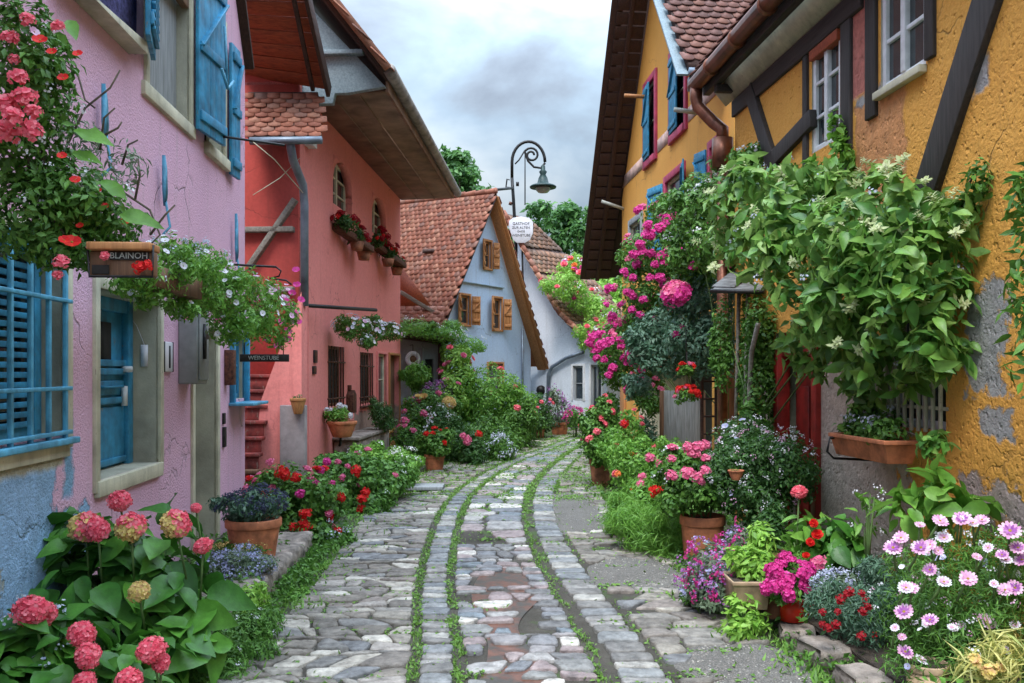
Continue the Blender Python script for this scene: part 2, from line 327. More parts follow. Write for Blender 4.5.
def stones(name, A, B, y0, y1, rh, sw, wob, mat, skip=None, gap=.014, miss=0, slant=.25, top=.028):
    mb = MB(); Y = y0; ph = rng.random(400)*6.3
    rows = []
    while Y < y1: rows.append(Y); Y += rh*rng.uniform(.65, 1.4)*(1+.02*max(0, Y-10))
    def edge(j, x): return rows[j]+wob*(math.sin(x*3.1+ph[j % 400])+.6*math.sin(x*7.7+2*ph[(j+7) % 400]))
    for j in range(len(rows)-1):
        ym = (rows[j]+rows[j+1])/2; a, bb = A(ym), B(ym); W = bb-a
        if W < .05: continue
        n = max(1, round(W/sw)); cuts = [0]+sorted([(i+rng.uniform(-.33, .33))/n for i in range(1, n)])+[1]
        sl = rng.uniform(-slant, slant, n+1)*(rows[j+1]-rows[j])/W; sl[0] = sl[-1] = 0
        for i in range(n):
            if rng.random() < miss: continue
            P = []
            for tt in (0, .5, 1): 
                tx = cuts[i]+sl[i]*-.5+(cuts[i+1]-sl[i+1]*.5-cuts[i]+sl[i]*.5)*tt; x = a+W*tx; P.append((x, edge(j, x)))
            for tt in (1, .5, 0):
                tx = cuts[i]+sl[i]*.5+(cuts[i+1]+sl[i+1]*.5-cuts[i]-sl[i]*.5)*tt; x = a+W*tx; P.append((x, edge(j+1, x)))
            P = np.array(P); c = P.mean(0)
            if skip and skip(c[0], c[1]): continue
            ext = np.abs(P-c).max(0); g = gap*rng.uniform(.7, 1.7)
            P = c+(P-c)*np.maximum(.3, 1-g/np.maximum(ext, .02)); P = P+rng.normal(0, .006, P.shape)
            P = chaikin(chaikin(P, .16), .22)
            fan(P, mb, 0.002, top+rng.normal(0, .004), 0)
    return struct(mb.build(name, mat, smooth=True))
mstA = islands('flank_stones', [(.19, .17, .145), (.25, .23, .20), (.30, .275, .24), (.20, .20, .20), (.36, .32, .28), (.25, .22, .19), (.40, .36, .30), (.25, .21, .18), (.52, .48, .41), (.21, .20, .185), (.17, .15, .125), (.23, .20, .165), (.29, .26, .215), (.20, .175, .15)], .75, .6, 38, .9, .012, 'CONSTANT', mottle=13)
mstB = islands('middle_setts', [(.22, .215, .22), (.27, .25, .245), (.19, .22, .24), (.36, .34, .32), (.30, .235, .225), (.24, .235, .22), (.44, .41, .37), (.20, .205, .215), (.33, .265, .25), (.60, .56, .50), (.17, .165, .16)], .6, .6, 38, .9, .012, 'CONSTANT', mottle=13)
mstC = islands('gutter_setts', [(.19, .20, .205), (.25, .255, .25), (.17, .185, .195), (.38, .36, .32), (.22, .225, .225), (.28, .265, .245), (.20, .19, .175)], .65, .6, 38, .9, .012, 'CONSTANT', mottle=13)
def inp(x, y, px0, px1, py0, py1):
    px = CXP+F*x/y; py = HY+F*EYE/y; return (px-(px0+px1)/2)**2/((px1-px0)/2)**2+(py-(py0+py1)/2)**2/((py1-py0)/2)**2 < 1
PATCH = [((1.02, 7.35), (.40, .62)), ((.72, 10.7), (.40, 1.6)), ((1.32, 5.0), (.36, .45)), ((1.0, 13.9), (.30, .8))]
def skipR(x, y):
    for (cx, cy), (rx, ry) in PATCH:
        if ((x-cx)/rx)**2+((y-cy)/ry)**2 < .9: return True
    return False
stones('flagstones_beside_the_left_gutter', eL, lambda Y: g1(Y)-.03, 1.6, 12, .15, .20, .035, mstA, slant=1.1, gap=.010)
stones('cobbles_of_the_far_left_side', eL, lambda Y: g1(Y)-.03, 12, 27, .20, .22, .03, mstA, slant=.6, gap=.025, miss=.12)
stones('left_gutter_setts', lambda Y: g1(Y)+.02, lambda Y: g2(Y)-.02, 1.6, 27, .13, .22, .01, mstC, slant=.15, gap=.009)
stones('middle_cobbles', lambda Y: g2(Y)+.03, lambda Y: r0(Y)-.02, 1.6, 8.6, .14, .17, .02, mstB, lambda x, y: y < 7.4 and abs(x+.04-.08*math.sin(y*2.3)) < .14 and rng.random() < .62, slant=.45, miss=.06, gap=.010)
stones('middle_slabs', lambda Y: g2(Y)+.03, lambda Y: r0(Y)-.02, 8.6, 27, .30, .36, .02, mstB, slant=.2, miss=.04, gap=.02)
stones('right_gutter_setts', lambda Y: r1(Y)+.03, lambda Y: r2(Y)-.02, 1.6, 27, .15, .28, .012, mstC, slant=.15, gap=.009)
stones('flagstones_beside_the_right_gutter', lambda Y: r2(Y)+.01, eR, 1.6, 12, .16, .22, .035, mstA, skipR, slant=1, miss=.07, gap=.012)
stones('cobbles_of_the_far_right_side', lambda Y: r2(Y)+.01, eR, 12, 27, .20, .22, .03, mstA, skipR, slant=.6, gap=.025, miss=.12)
m, nt, b = newmat('gritty_tar'); t = objco(nt)
nt.links.new(mixc(nt, .5, ramp(nt, noise(nt, t, 3, 6), [(.3, (.095, .088, .076)), (.7, (.155, .145, .128))]), ramp(nt, noise(nt, t, 110, 2), [(.4, (.045, .042, .038)), (.65, (.27, .25, .22))])), b.inputs['Base Color'])
b.inputs['Roughness'].default_value = .9; bump(nt, b, noise(nt, t, 110, 3), 1, .008)
for (cx, cy), (rx, ry) in PATCH:
    mb = MB(); n = 40; v = []
    for k in (1.06, .96):
        for i in range(n):
            a = 2*math.pi*i/n; rr = k*(1+.07*math.sin(3*a+cx*9)+.05*math.sin(7*a+cy)); v.append((cx+rx*rr*math.cos(a), cy+ry*rr*math.sin(a), .003 if k > 1 else .019))
    mb.add(v+[(cx, cy, .022)], [(i, (i+1) % n, n+(i+1) % n, n+i) for i in range(n)]+[(n+i, n+(i+1) % n, 2*n) for i in range(n)])
    for _ in range(700):
        a = rnd.random()*6.283; rr = math.sqrt(rnd.random())*.93; x, y, s_ = cx+rx*rr*math.cos(a), cy+ry*rr*math.sin(a), rnd.uniform(.004, .012); z = .0215
        mb.add([(x+s_*math.cos(q+a)*rnd.uniform(.7, 1.2), y+s_*math.sin(q+a)*rnd.uniform(.7, 1.2), z-.003) for q in (0, 1.26, 2.5, 3.8, 5)]+[(x, y, z+s_*.3)], [(i, (i+1) % 5, 5) for i in range(5)], 1)
    struct(mb.build('tar_patch', (m, mstA), smooth=True))
# raised beds
def bed(name, poly, z, y0, y1):
    mb = MB(); n = 24; m2 = 5; v = []
    for i in range(n):
        Y = y0+(y1-y0)*i/(n-1); a, bb = poly(Y)
        for j in range(m2): v.append((a+(bb-a)*j/(m2-1), Y, z*(1 if 0 < j < m2-1 else (.75 if j == 0 else .8))+rng.normal(0, .012)))
    mb.add(v, [(i*m2+j, i*m2+j+1, (i+1)*m2+j+1, (i+1)*m2+j) for i in range(n-1) for j in range(m2-1)])
    mb.add([(poly(Y)[k], Y, zz) for k in (0, 1) for Y in (y0, y1) for zz in (-.005, z*.75)], [(0, 2, 3, 1), (4, 6, 7, 5)])
    struct(mb.build(name, M['soil'], smooth=True))
PX = lambda Y: -2.141-.069*Y; NX = lambda Y: 3.28-.085*Y
bed('left_garden_bed', lambda Y: (PX(Y)+.01, eL(Y)-.34), .17, 2.2, 9.6)
bed('right_garden_bed', lambda Y: (eR(Y)+.22, NX(Y)-.01), .16, 2.6, 7.3)
# ------------------------------------------------------------ building tools
def wallmesh(mb, u0, u1, top, ops=(), brk=(), z0=0, rv=.18, m=0, mr=1, D=0):
    us = sorted(set([u0, u1]+[x for o in ops for x in o[:2]]+list(brk))); us = [x for x in us if u0 <= x <= u1]
    for a, c in zip(us, us[1:]):
        if c-a < 1e-4: continue
        mid = (a+c)/2; z = z0; blk = sorted([(o[2], o[3]) for o in ops if o[0] < mid < o[1]])
        for lo_, hi_ in blk:
            if lo_ > z: mb.add([(a, 0, z), (c, 0, z), (c, 0, lo_), (a, 0, lo_)], [(0, 1, 2, 3)], m)
            z = hi_
        mb.add([(a, 0, z), (c, 0, z), (c, 0, top(c)), (a, 0, top(a))], [(0, 1, 2, 3)], m)
    for o in ops:
        a, c, l, h = o[:4]; d = o[4] if len(o) > 4 else rv
        for q in ([(a, 0, l), (a, d, l), (a, d, h), (a, 0, h)], [(c, 0, l), (c, 0, h), (c, d, h), (c, d, l)], [(a, 0, l), (c, 0, l), (c, d, l), (a, d, l)], [(a, 0, h), (a, d, h), (c, d, h), (c, 0, h)]): mb.add(q, [(0, 1, 2, 3)], mr)
    if D:
        mb.add([(u0, 0, 0), (u0, D, 0), (u0, D, top(u0)), (u0, 0, top(u0)), (u1, 0, 0), (u1, D, 0), (u1, D, top(u1)), (u1, 0, top(u1))], [(0, 3, 2, 1), (4, 5, 6, 7), (1, 2, 6, 5)], m)
def tiles(mb, O, ex, ey, W, H, tw=.17, eh=.15, test=None, lift=.03, m=0):
    O = np.array(O, float); ex = np.array(ex, float); ex /= np.linalg.norm(ex); ey = np.array(ey, float); ey /= np.linalg.norm(ey)
    n = np.cross(ex, ey); n = n if n[2] > 0 else -n; nr = int(H/eh); nc = int(W/tw)+1; L_ = eh*1.6
    sh = [(-.5, 1), (.5, 1), (.5, .22), (.27, .05), (0, 0), (-.27, .05), (-.5, .22)]
    for r in range(nr):
        for c in range(nc):
            x = (c+.5*(r % 2))*tw; y = r*eh
            if x > W+tw*.3 or (test and not test(x, y)): continue
            jx, jy, jl = rng.normal(0, .004), rng.normal(0, .008), lift+rng.normal(0, .005); rot = rng.normal(0, .02)
            v = []
            for k in (0, 1):
                for sx, sy in sh:
                    a = x+jx+sx*tw*.95-rot*sy*.1; bq = y+jy+sy*L_; h = jl*(1-sy)+.004-k*.016; v.append(O+ex*a+ey*bq+n*h)
            mb.add(v, [(0, 1, 2, 3, 4, 5, 6), (2, 9, 10, 3), (3, 10, 11, 4), (4, 11, 12, 5), (5, 12, 13, 6), (1, 8, 9, 2), (6, 13, 7, 0)], m)
def window(par, r, d=.12, fm='white', cols=2, rows=2, fw=.05, name='window', bars=.025, mid=True, glass='glass', curtain=False):
    a, c, l, h = r[:4]; mb = MB()
    for q in ((a, a+fw, l, h), (c-fw, c, l, h), (a+fw, c-fw, l, l+fw), (a+fw, c-fw, h-fw, h)): mb.box(q[0], q[1], d-.05, d, q[2], q[3])
    for i in range(1, cols):
        x = a+(c-a)*i/cols; k = fw*.6 if mid and i*2 == cols else bars/2; mb.box(x-k, x+k, d-.06, d-.01, l+fw, h-fw)
    for i in range(1, rows):
        z = l+(h-l)*i/rows; mb.box(a+fw, c-fw, d-.045, d-.012, z-bars/2, z+bars/2)
    o = mb.build(name, M[fm], par, bevel=.004)
    g = MB(); g.add([(a+.01, d-.02, l+.01), (c-.01, d-.02, l+.01), (c-.01, d-.02, h-.01), (a+.01, d-.02, h-.01)], [(0, 1, 2, 3)]); g.build('pane', M[glass], o)
    return o
def shutter(par, hinge, z0, z1, wd, ang, mat='blue', side=1, louvre=False, y=0, label=None):
    """hinge = x of the hinge; the leaf swings from it by ang degrees, side=+1 leaf runs to +x at 0 degrees"""
    mb = MB(); n = max(3, int(wd/.11)); t = .032
    for i in range(n):
        x0, x1 = wd*i/n+.002, wd*(i+1)/n-.002; mb.box(x0*1.0, x1, -t, 0, z0, z1)
    for z in (z0+.12, (z0+z1)/2, z1-.12): mb.box(.02, wd-.02, -t-.022, -t, z-.04, z+.04)
    if louvre:
        for i in range(int((z1-z0-.1)/.055)): 
            z = z0+.06+i*.055; mb.box(.06, wd-.06, -t-.03, -t-.002, z, z+.02)
    mb.beam((.02, -t-.012, (z0+z1)/2), (wd-.02, -t-.012, z1-.14), .06, .02)
    o = mb.build('shutter', M[mat], par, bevel=.004); o.location = (hinge, y, 0)
    o.rotation_euler = (0, 0, R(ang)); 
    if side < 0: o.scale = (-1, 1, 1); o.rotation_euler = (0, 0, R(-ang))
    if label: o['label'] = label
    return o
def part(par, name, mat, fn, bevel=0, smooth=False, label=None):
    mb = MB(); fn(mb); return mb.build(name, mat, par, smooth, bevel=bevel, label=label)
def bx(par, name, mat, *a, bevel=.006, label=None): return part(par, name, M[mat] if isinstance(mat, str) else mat, lambda m: m.box(*a), bevel, label=label)
def beam(par, name, mat, p, q, w_, h_, up=(0, 1, 0), label=None): return part(par, name, M[mat], lambda m: m.beam(p, q, w_, h_, up), .006, label=label)
def mound(u, d, z): return (u, -d, z)

# ------------------------------------------------------------ purple house
PW = Wall((-2.279, 2.0), (-2.79, 9.4)); LP = PW.len
H1 = thing('purple_house', 'purple roughcast house with bright blue shutters and a peeling blue lower corner', 'house', PW.w(0), PW.rz)
opA = [1.65, PW.uz(64, 0)[0], 1.30, 2.34, .2]; opB = PW.rect((97, 283), (158, 462))+[.26]; opB[2] = .99; opB[3] = 2.16
opC = PW.rect((193, 330), (216, 545))+[.3]; opC[2] = .05; opC[3] = 2.04
opD = PW.rect((231, 335), (244, 404))+[.12]; opD[2], opD[3] = 1.38, 2.05
opE = PW.rect((147, 0), (189, 135))+[.3]; opE[2], opE[3] = 3.68, 5.1
opF = PW.rect((207, 0), (223, 150))+[.25]; opF[2], opF[3] = 3.66, 4.9
mpur = plaster('purple_roughcast', (.77, .455, .585), (.69, .40, .54), 62, 1, .014, stain=.5,
   patches=[(-1, 2.9, -.2, 1.20, (.30, .48, .70), .55), (2.55, 3.35, -.2, .85, (.30, .48, .70), .6), (2.98, 3.12, .95, 1.5, (.24, .42, .60), .25), (1.2, 3.0, 1.13, 1.25, (.40, .36, .25), .10), (1.2, 2.3, .3, .7, (.36, .38, .34), .6)])
topP = lambda u: min(4.8+1.42*(LP-u), 4.8+1.42*(LP-3.2)+1.42*(u-3.2)) if u < 3.2 else 4.8+1.42*(LP-u)
part(H1, 'wall', (mpur, M['reveal']), lambda m: wallmesh(m, 0, LP, topP, [opA, opB, opC, opD, opE, opF], [3.2], D=6, rv=.2))
def cream_band(op, t=.045, bot=True, wd=.07):
    def f(m):
        a, c, l, h = op[:4]
        m.box(a-wd, a, -t*.5, .02, l-(wd if bot else 0), h+wd); m.box(c, c+wd, -t*.5, .02, l-(wd if bot else 0), h+wd); m.box(a, c, -t*.5, .02, h, h+wd)
    return f
for op in (opA, opB, opC, opE, opF): part(H1, 'surround', M['cream'], cream_band(op, bot=op is not opC), .004)
bx(H1, 'sill', 'cream', opB[0]-.05, opB[1]+.02, -.035, .25, opB[2]-.10, opB[2]-.001)
bx(H1, 'sill', 'cream', opE[0]-.12, opE[1]+.1, -.03, .29, opE[2]-.10, opE[2]-.001)
bx(H1, 'sill', 'cream', opF[0]-.1, opF[1]+.1, -.05, .24, opF[2]-.10, opF[2]-.001)
bx(H1, 'sill', 'cream', opA[0]-.1, opA[1]+.04, -.02, .19, opA[2]-.12, opA[2]-.02)
# grilled window
wA = window(H1, opA, .17, 'blue', 2, 1, .07)
part(wA, 'shutter', M['blue'], lambda m: ([m.box(opA[0]+.62, opA[1]-.17, .09, .112, opA[2]+.06+i*.052, opA[2]+.09+i*.052) for i in range(17)], m.box(opA[0]+.56, opA[0]+.62, .08, .12, opA[2]+.04, opA[3]), m.box(opA[1]-.17, opA[1]-.11, .08, .12, opA[2]+.04, opA[3])), .003, label='blue louvred shutter behind the bars')
def grille(m):
    a, c, l, h = opA[:4]
    for i in range(7):
        x = a+.05+(c-a-.11)*i/6; m.box(x-.012, x+.012, -.045, -.02, l-.03, h)
    for z in (l+.02, l+.26, h-.3): m.box(a-.05, c, -.05, -.018, z-.011, z+.011)
part(H1, 'window_grille', M['ltblue'], grille, .004, label='pale blue iron window bars')
bx(H1, 'sill', 'ltblue', opA[0]-.1, opA[1]+.05, -.07, .17, opA[2]-.045, opA[2]-.01, label='pale blue sheet metal sill')
# blue door leaf in the deep recess
def leaf(m):
    a, c, l, h = opB[:4]; a -= 0; c = c-.02
    m.box(a, c, .22, .255, l, h)
    for z0_, z1_ in ((l+.05, l+.42), (l+.50, l+.60)): m.box(a+.42, c-.10, .2, .22, z0_, z1_)
    m.box(a+.35, a+.42, .19, .22, l, h); m.box(c-.09, c, .17, .22, l, h); m.box(a, c, .18, .22, h-.09, h)
    for z in (l+.02, l+.44, l+.64, l+.70): m.box(a, c-.09, .185, .22, z, z+.045)
    m.box(a+.55, c-.2, .16, .22, l+.55, l+.565)
dl = part(H1, 'door', M['blue'], leaf, .005)
bx(dl, 'pane', 'dark', opB[0]+.48, opB[1]-.38, .195, .222, opB[2]+.74, opB[2]+1.0, bevel=0)
part(dl, 'handle', M['white'], lambda m: (m.tube([(opB[1]-.16, .2, opB[2]+.68), (opB[1]-.16, .13, opB[2]+.68)], .022, 8), m.box(opB[1]-.2, opB[1]-.16, .16, .19, opB[2]+.42, opB[2]+.56)))
part(H1, 'hanging_tag', M['paper'], lambda m: (m.box(opB[1]-.012, opB[1]-.004, .07, .12, opB[2]+.70, opB[2]+.86), m.tube([(opB[1]-.01, .095, opB[2]+.86), (opB[1]-.01, .15, opB[2]+1.0), (opB[1]-.02, .19, opB[2]+1.06)], .003, 4)))
# grey door
bx(H1, 'door', 'reveal', opC[0], opC[1], .27, .3, opC[2], opC[3], label='plain grey beige door in a deep recess')
# small blue window
wD = window(H1, opD, .1, 'blue', 1, 2, .05)
part(wD, 'frame', M['blue'], lambda m: (m.box(opD[0], opD[1], -.05, .02, opD[3], opD[3]+.05), m.box(opD[0]-.06, opD[0], -.05, .02, opD[2]-.03, opD[3]+.05), m.box(opD[1], opD[1]+.06, -.05, .02, opD[2]-.03, opD[3]+.05)), .004)
bx(wD, 'sill', 'ltblue', opD[0]-.1, opD[1]+.06, -.24, .0, opD[2]-.06, opD[2]-.03)
# upper windows and their shutters
wE = window(H1, opE, .26, 'brown', 2, 3, .06)
bx(wE, 'blind_box', 'greyboard', opE[0]+.35, opE[1], .10, .12, opE[2]+.1, opE[3], label='weathered grey board behind the shutters')
bx(wE, 'rail', 'brown', opE[0], opE[1], .0, .06, opE[2]+.95, opE[2]+1.08)
shutter(wE, opE[0]-.04, opE[2]+.16, opE[3]-.05, .52, -14, 'blue', -1, True, y=-.04, label='louvred blue shutter folded back')
shutter(wE, opE[1]+.04, opE[2]-.02, opE[3]-.05, .60, -7, 'blue', 1, y=-.04, label='blue shutter folded back to the wall with its latch')
part(wE, 'shutter_latch', M['ltblue'], lambda m: (m.tube([(opE[1]+.25, -.20, opE[2]+.55), (opE[1]+.38, -.22, opE[2]+.42), (opE[1]+.5, -.24, opE[2]+.52)], .014, 6), m.tube([(opE[1]+.38, -.22, opE[2]+.42), (opE[1]+.36, -.2, opE[2]+.95)], .012, 6)))
wF = window(H1, opF, .2, 'cream', 1, 2, .05)
shutter(wF, opF[1]+.1, opF[2]-.12, opF[3]-.1, .27, -4, 'blue', 1, y=-.03, label='narrow blue shutter standing half open')
# violet painted band with its cream cornice
part(H1, 'painted_band', M['violet'], lambda m: m.prism([PW.uz(62, -60), PW.uz(128, -60), PW.uz(127, 42), PW.uz(60, -12)][::-1], -.06, -.003))
part(H1, 'cornice', M['cream'], lambda m: (m.prism([PW.uz(48, -25), PW.uz(60, -14), PW.uz(127, 42), PW.uz(128, 54)][::-1], -.13, -.003)), .006)
for (px, y0, y1) in ((104, 85, 142), (164, 156, 206), (236, 214, 262)):
    u, zt = PW.uz(px, y0, .04); zb = PW.uz(px, y1, .04)[1]
    part(H1, 'shutter_hook', M['ltblue'], lambda m: (m.prism([(u-.03, zt), (u+.012, zt-.1), (u+.03, zb+.1), (u, zb), (u-.03, zb+.12)][::-1], -.06, -.035), m.tube([(u, -.05, zb+.05), (u+.01, -.08, zb-.15), (u-.06, -.05, zb-.22)], .010, 5)))
part(H1, 'roof', (M['tiled'], M['darkboard']), lambda m: (m.slab([(LP+.03, -.08, topP(LP)-.04+.06), (LP+.03, 6, topP(LP)-.04+.06), (3.2, 6, topP(3.2)+.06), (3.2, -.08, topP(3.2)+.06)], -.07, 1),
     m.slab([(3.2, -.22, topP(3.2)+.06), (3.2, 6, topP(3.2)+.06), (-1, 6, topP(-1)+.06), (-1, -.22, topP(-1)+.06)], -.12, 1)))
# iron brackets, meter box, plates on the purple house
def bracket(name, px, py, px2, py2, scroll=True, lab=None):
    Y = PW.Y(px); p = at(px, py, Y); u, z = PW.uz(px, py); q = at(px2, py2, Y+.25)
    return p, q
def ironarm(label, u, z, L_, group='iron arms on the purple house', scroll=True, sk=0):
    t = thing('wall_bracket', label, 'bracket', PW.w(u, 0, z), PW.rz, group)
    def f(m):
        m.tube([(0, 0, 0), (sk*.5, -L_*.5, .0), (sk, -L_, 0)], .011, 6)
        if scroll:
            pts = [(sk+0, -L_, 0), (sk, -L_-.05, -.04), (sk, -L_-.03, -.09), (sk, -L_+.06, -.11), (sk, -L_-.1, -.13), (sk, -L_-.15, -.17)]; m.tube(pts, .009, 6)
            m.tube([(0, -.02, -.0), (.0, -.02, -.3)], .009, 6); m.tube([(0, 0, -.14), (0, -.16, -.10), (0, -.26, -.04), (0, -.3, 0)], .008, 5)
    part(t, 'arm', M['iron'], f, smooth=True); part(t, 'wall_plate', M['iron'], lambda m: m.box(-.02, .02, -.012, 0, -.06, .06)); return t
u, z = PW.uz(205, 134); ironarm('upper black iron arm sticking out of the purple wall below the shutters', u, z, .62, sk=.35, scroll=False)
u, z = PW.uz(222, 264); ironarm('lower black iron arm with a scroll above the petunias', u, z, .46, sk=.2)
t = thing('meter_box', 'grey metal meter box on the purple wall beside the grey door', 'meter box', PW.w(PW.uz(178, 0)[0], 0, 0), PW.rz)
zt, zb = PW.uz(180, 296)[1], PW.uz(180, 384)[1]
bx(t, 'box', 'greybox', 0, .30, -.15, 0, zb, zt, bevel=.01); bx(t, 'cover', 'greybox', .02, .28, -.165, -.151, zb+.03, zt-.02)
part(t, 'lock', M['iron'], lambda m: (m.prism([(.10, zb+.20), (.14, zb+.20), (.14, zb+.36), (.22, zb+.36), (.11, zb+.48), (.09, zb+.36)][::-1], -.185, -.166)))
bx(t, 'label_plate', 'beigepot', .06, .16, -.175, -.166, zt-.15, zt-.05)
t = thing('name_plate', 'tall narrow white plate with black marks left of the grey meter box', 'plate', PW.w(PW.uz(162, 0)[0], 0, 0), PW.rz)
z0_, z1_ = PW.uz(168, 372)[1], PW.uz(168, 342)[1]; bx(t, 'plate', 'paper', 0, .20, -.02, 0, z0_, z1_, bevel=.008)
part(t, 'marks', M['ink'], lambda m: (m.box(.10, .125, -.026, -.0205, z0_+.03, z1_-.03), [m.box(-.004, 0, -.024, 0, z0_, z1_), m.box(.2, .204, -.024, 0, z0_, z1_)]))
t = thing('letter_slot', 'small dark fitting low on the purple wall right of the grey door', 'fitting', PW.w(PW.uz(222, 0)[0], 0, 0), PW.rz)
part(t, 'plates', M['iron'], lambda m: (m.box(0, .07, -.02, 0, PW.uz(223, 424)[1], PW.uz(223, 413)[1]), m.box(0, .08, -.025, 0, PW.uz(223, 447)[1], PW.uz(223, 427)[1])), .004)
t = thing('door_lantern', 'small rusty wall box between the grey door and the small blue window', 'box', PW.w(PW.uz(224, 0)[0], 0, 0), PW.rz)
bx(t, 'case', 'rust', 0, .10, -.09, 0, PW.uz(226, 385)[1], PW.uz(226, 350)[1])

# ------------------------------------------------------------ pink house
KW = Wall((-2.85, 12.1), (-2.445, 19.7)); LK = KW.len
H2 = thing('pink_house', 'salmon pink house with arched upper windows and a deep boxed eave', 'house', KW.w(0), KW.rz)
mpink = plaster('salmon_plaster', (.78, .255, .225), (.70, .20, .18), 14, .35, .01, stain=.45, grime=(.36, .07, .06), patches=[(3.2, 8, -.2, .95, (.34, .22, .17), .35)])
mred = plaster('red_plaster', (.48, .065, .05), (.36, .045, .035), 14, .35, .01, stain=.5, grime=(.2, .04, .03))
k1 = KW.rect((333, 162), (352, 222))+[.2]; k2 = KW.rect((372, 190), (386, 238))+[.2]
k1[2] = k2[2] = (k1[2]+k2[2])/2; k1[3] = k2[3] = (k1[3]+k2[3])/2+.05
l1 = KW.rect((328, 344), (344, 418))+[.14]; l2 = KW.rect((360, 356), (373, 405))+[.14]; l3 = KW.rect((377, 358), (385.5, 405))+[.1]; l4 = KW.rect((389, 357), (399, 440))+[.14]
l1[2] = 1.12; l1[3] = 2.05; l2[2] = 1.08; l2[3] = 2.0; l3[2] = 1.0; l3[3] = 2.0; l4[2] = .12; l4[3] = 2.0
part(H2, 'wall', (mpink, mpink), lambda m: wallmesh(m, 0, LK, lambda u: 5.56, [k1, k2, l1, l2, l3, l4], D=6))
for q in (k1, k2):
    def arch(m, q=q):
        a, c, l, h = q[:4]; r_ = (c-a)/2; zs = h-r_*.7
        for s in (-1, 1):
            ptsx = [(a+r_+s*r_, h), (a+r_+s*r_, zs)]+[(a+r_+s*r_*math.cos(t), zs+r_*.7*math.sin(t)) for t in [math.pi/2*i/8 for i in range(1, 9)]]
            m.prism(ptsx, 0, .12)
    part(H2, 'arch_spandrel', mpink, arch)
    window(H2, q, .16, 'cream', 2, 3, .06, bars=.03)
for q, g in ((l1, 1), (l2, 1)):
    wn = window(H2, q, .13, 'brown', 1, 1, .04, glass='dark')
    def gr(m, q=q):
        a, c, l, h = q[:4]
        for i in range(6): x = a+.03+(c-a-.06)*i/5; m.tube([(x, .0, l-.03), (x, .0, h+.0)], .010, 5)
        for z in (l+.12, h-.25): m.box(a-.03, c+.03, -.02, .0, z-.012, z+.012)
        m.box(a-.03, c+.03, -.05, -.0005, l-.06, l-.03)
    part(wn, 'window_grille', M['rust'], gr)
window(H2, l3, .08, 'cream', 1, 2, .05); bx(H2, 'door', 'brown', l4[0], l4[1], .1, .14, l4[2], l4[3])
for q in (l3, l4): part(H2, 'surround', M['orangew'] if q is l4 else mpink, lambda m, q=q: (m.box(q[0]-.06, q[0], -.03, .02, q[2], q[3]+.05), m.box(q[1], q[1]+.06, -.03, .02, q[2], q[3]+.05), m.box(q[0], q[1], -.03, .02, q[3], q[3]+.05)), .004)
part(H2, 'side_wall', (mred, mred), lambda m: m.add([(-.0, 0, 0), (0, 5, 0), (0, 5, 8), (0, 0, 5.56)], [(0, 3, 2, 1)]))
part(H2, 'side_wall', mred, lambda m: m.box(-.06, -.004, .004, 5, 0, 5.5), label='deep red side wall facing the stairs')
for p, q, wd in (((-.1, .03, 3.95), (-.1, .66, 3.05), .13), ((-.1, .02, 4.3), (-.1, .6, 3.75), .0), ((-.1, .05, 3.55), (-.1, 2.5, 3.55), .13), ((-.1, .05, 2.75), (-.1, 2.5, 2.75), .15), ((-.1, .12, .5), (-.1, .12, 5.3), .0)):
    if wd: beam(H2, 'beam', 'grtimber', p, q, .07, wd, (1, 0, 0))
# sloping buttress beside the stairs, built in the house frame (u runs away, -y towards the street)
def hl(px, py, Y):   # world point to pink-house frame
    p = at(px, py, Y)-KW.w(0); return (p.dot(KW.u), p.dot(KW.v), p.z)
def wing(m):
    a = [hl(px, py, 11.75) for px, py in ((300, 300), (283, 345), (262, 402), (257, 455), (254, 500), (300, 500))]; bq = [(x+.33, y, z) for x, y, z in a]; n = len(a)
    m.add(a+bq, [list(range(n)), list(range(2*n-1, n-1, -1))]+[(i, (i+1) % n, (i+1) % n+n, i+n) for i in range(n)])
part(H2, 'buttress', mpink, wing, .02)
def flare(m):       # the foot of the street wall swells towards the steps
    a = [hl(px, py, Y) for px, py, Y in ((300, 300, 11.75), (300, 500, 11.75), (305, 330, 12.4), (313, 500, 12.0))]
part(H2, 'plinth_block', simple('grey_render', (.30, .25, .24), .9, var=.25, scale=4, bs=.6, bscale=50), lambda m: (lambda a: m.box(a[0]-.12, a[0]-.001, -.02+a[1]-.33, a[1]-.02, 0, a[2]))(hl(281, 405, 11.75)), .01)
# eave: soffit, boxed end, fascia, gutter
part(H2, 'soffit', M['tan'], lambda m: (m.slab([(.25, -1.12, 5.50), (LK+.1, -1.12, 5.50), (LK+.1, 0, 5.46), (.25, 0, 5.46)], .03), [m.box(.3, LK, y-.004, y+.004, 5.42, 5.462) for y in (-.38, -.75)]))
part(H2, 'eave_board', M['tan'], lambda m: m.box(.2, LK+.15, -1.16, -1.121, 5.46, 5.66), .004)
part(H2, 'gutter', simple('weathered_gutter', (.30, .27, .24), .6, .3, var=.3, scale=6), lambda m: (m.tube([(-.1, -1.23, 5.66), (LK+.3, -1.23, 5.6)], .085, 10), m.tube([(-.1, -1.17, 5.78), (LK+.3, -1.17, 5.72)], .03, 6)), smooth=True)
part(H2, 'gable_boards', M['bluegrey'], lambda m: m.add([(uu, y, z) for uu in (.1, .2) for y, z in ((-1.14, 5.50), (-.62, 5.42), (-.45, 5.42), (-.42, 5.28), (.55, 5.28), (.55, 7.3))], [(0, 1, 2, 3, 4, 5), (11, 10, 9, 8, 7, 6)]+[(i, i+6, (i+1) % 6+6, (i+1) % 6) for i in range(6)]), .01)
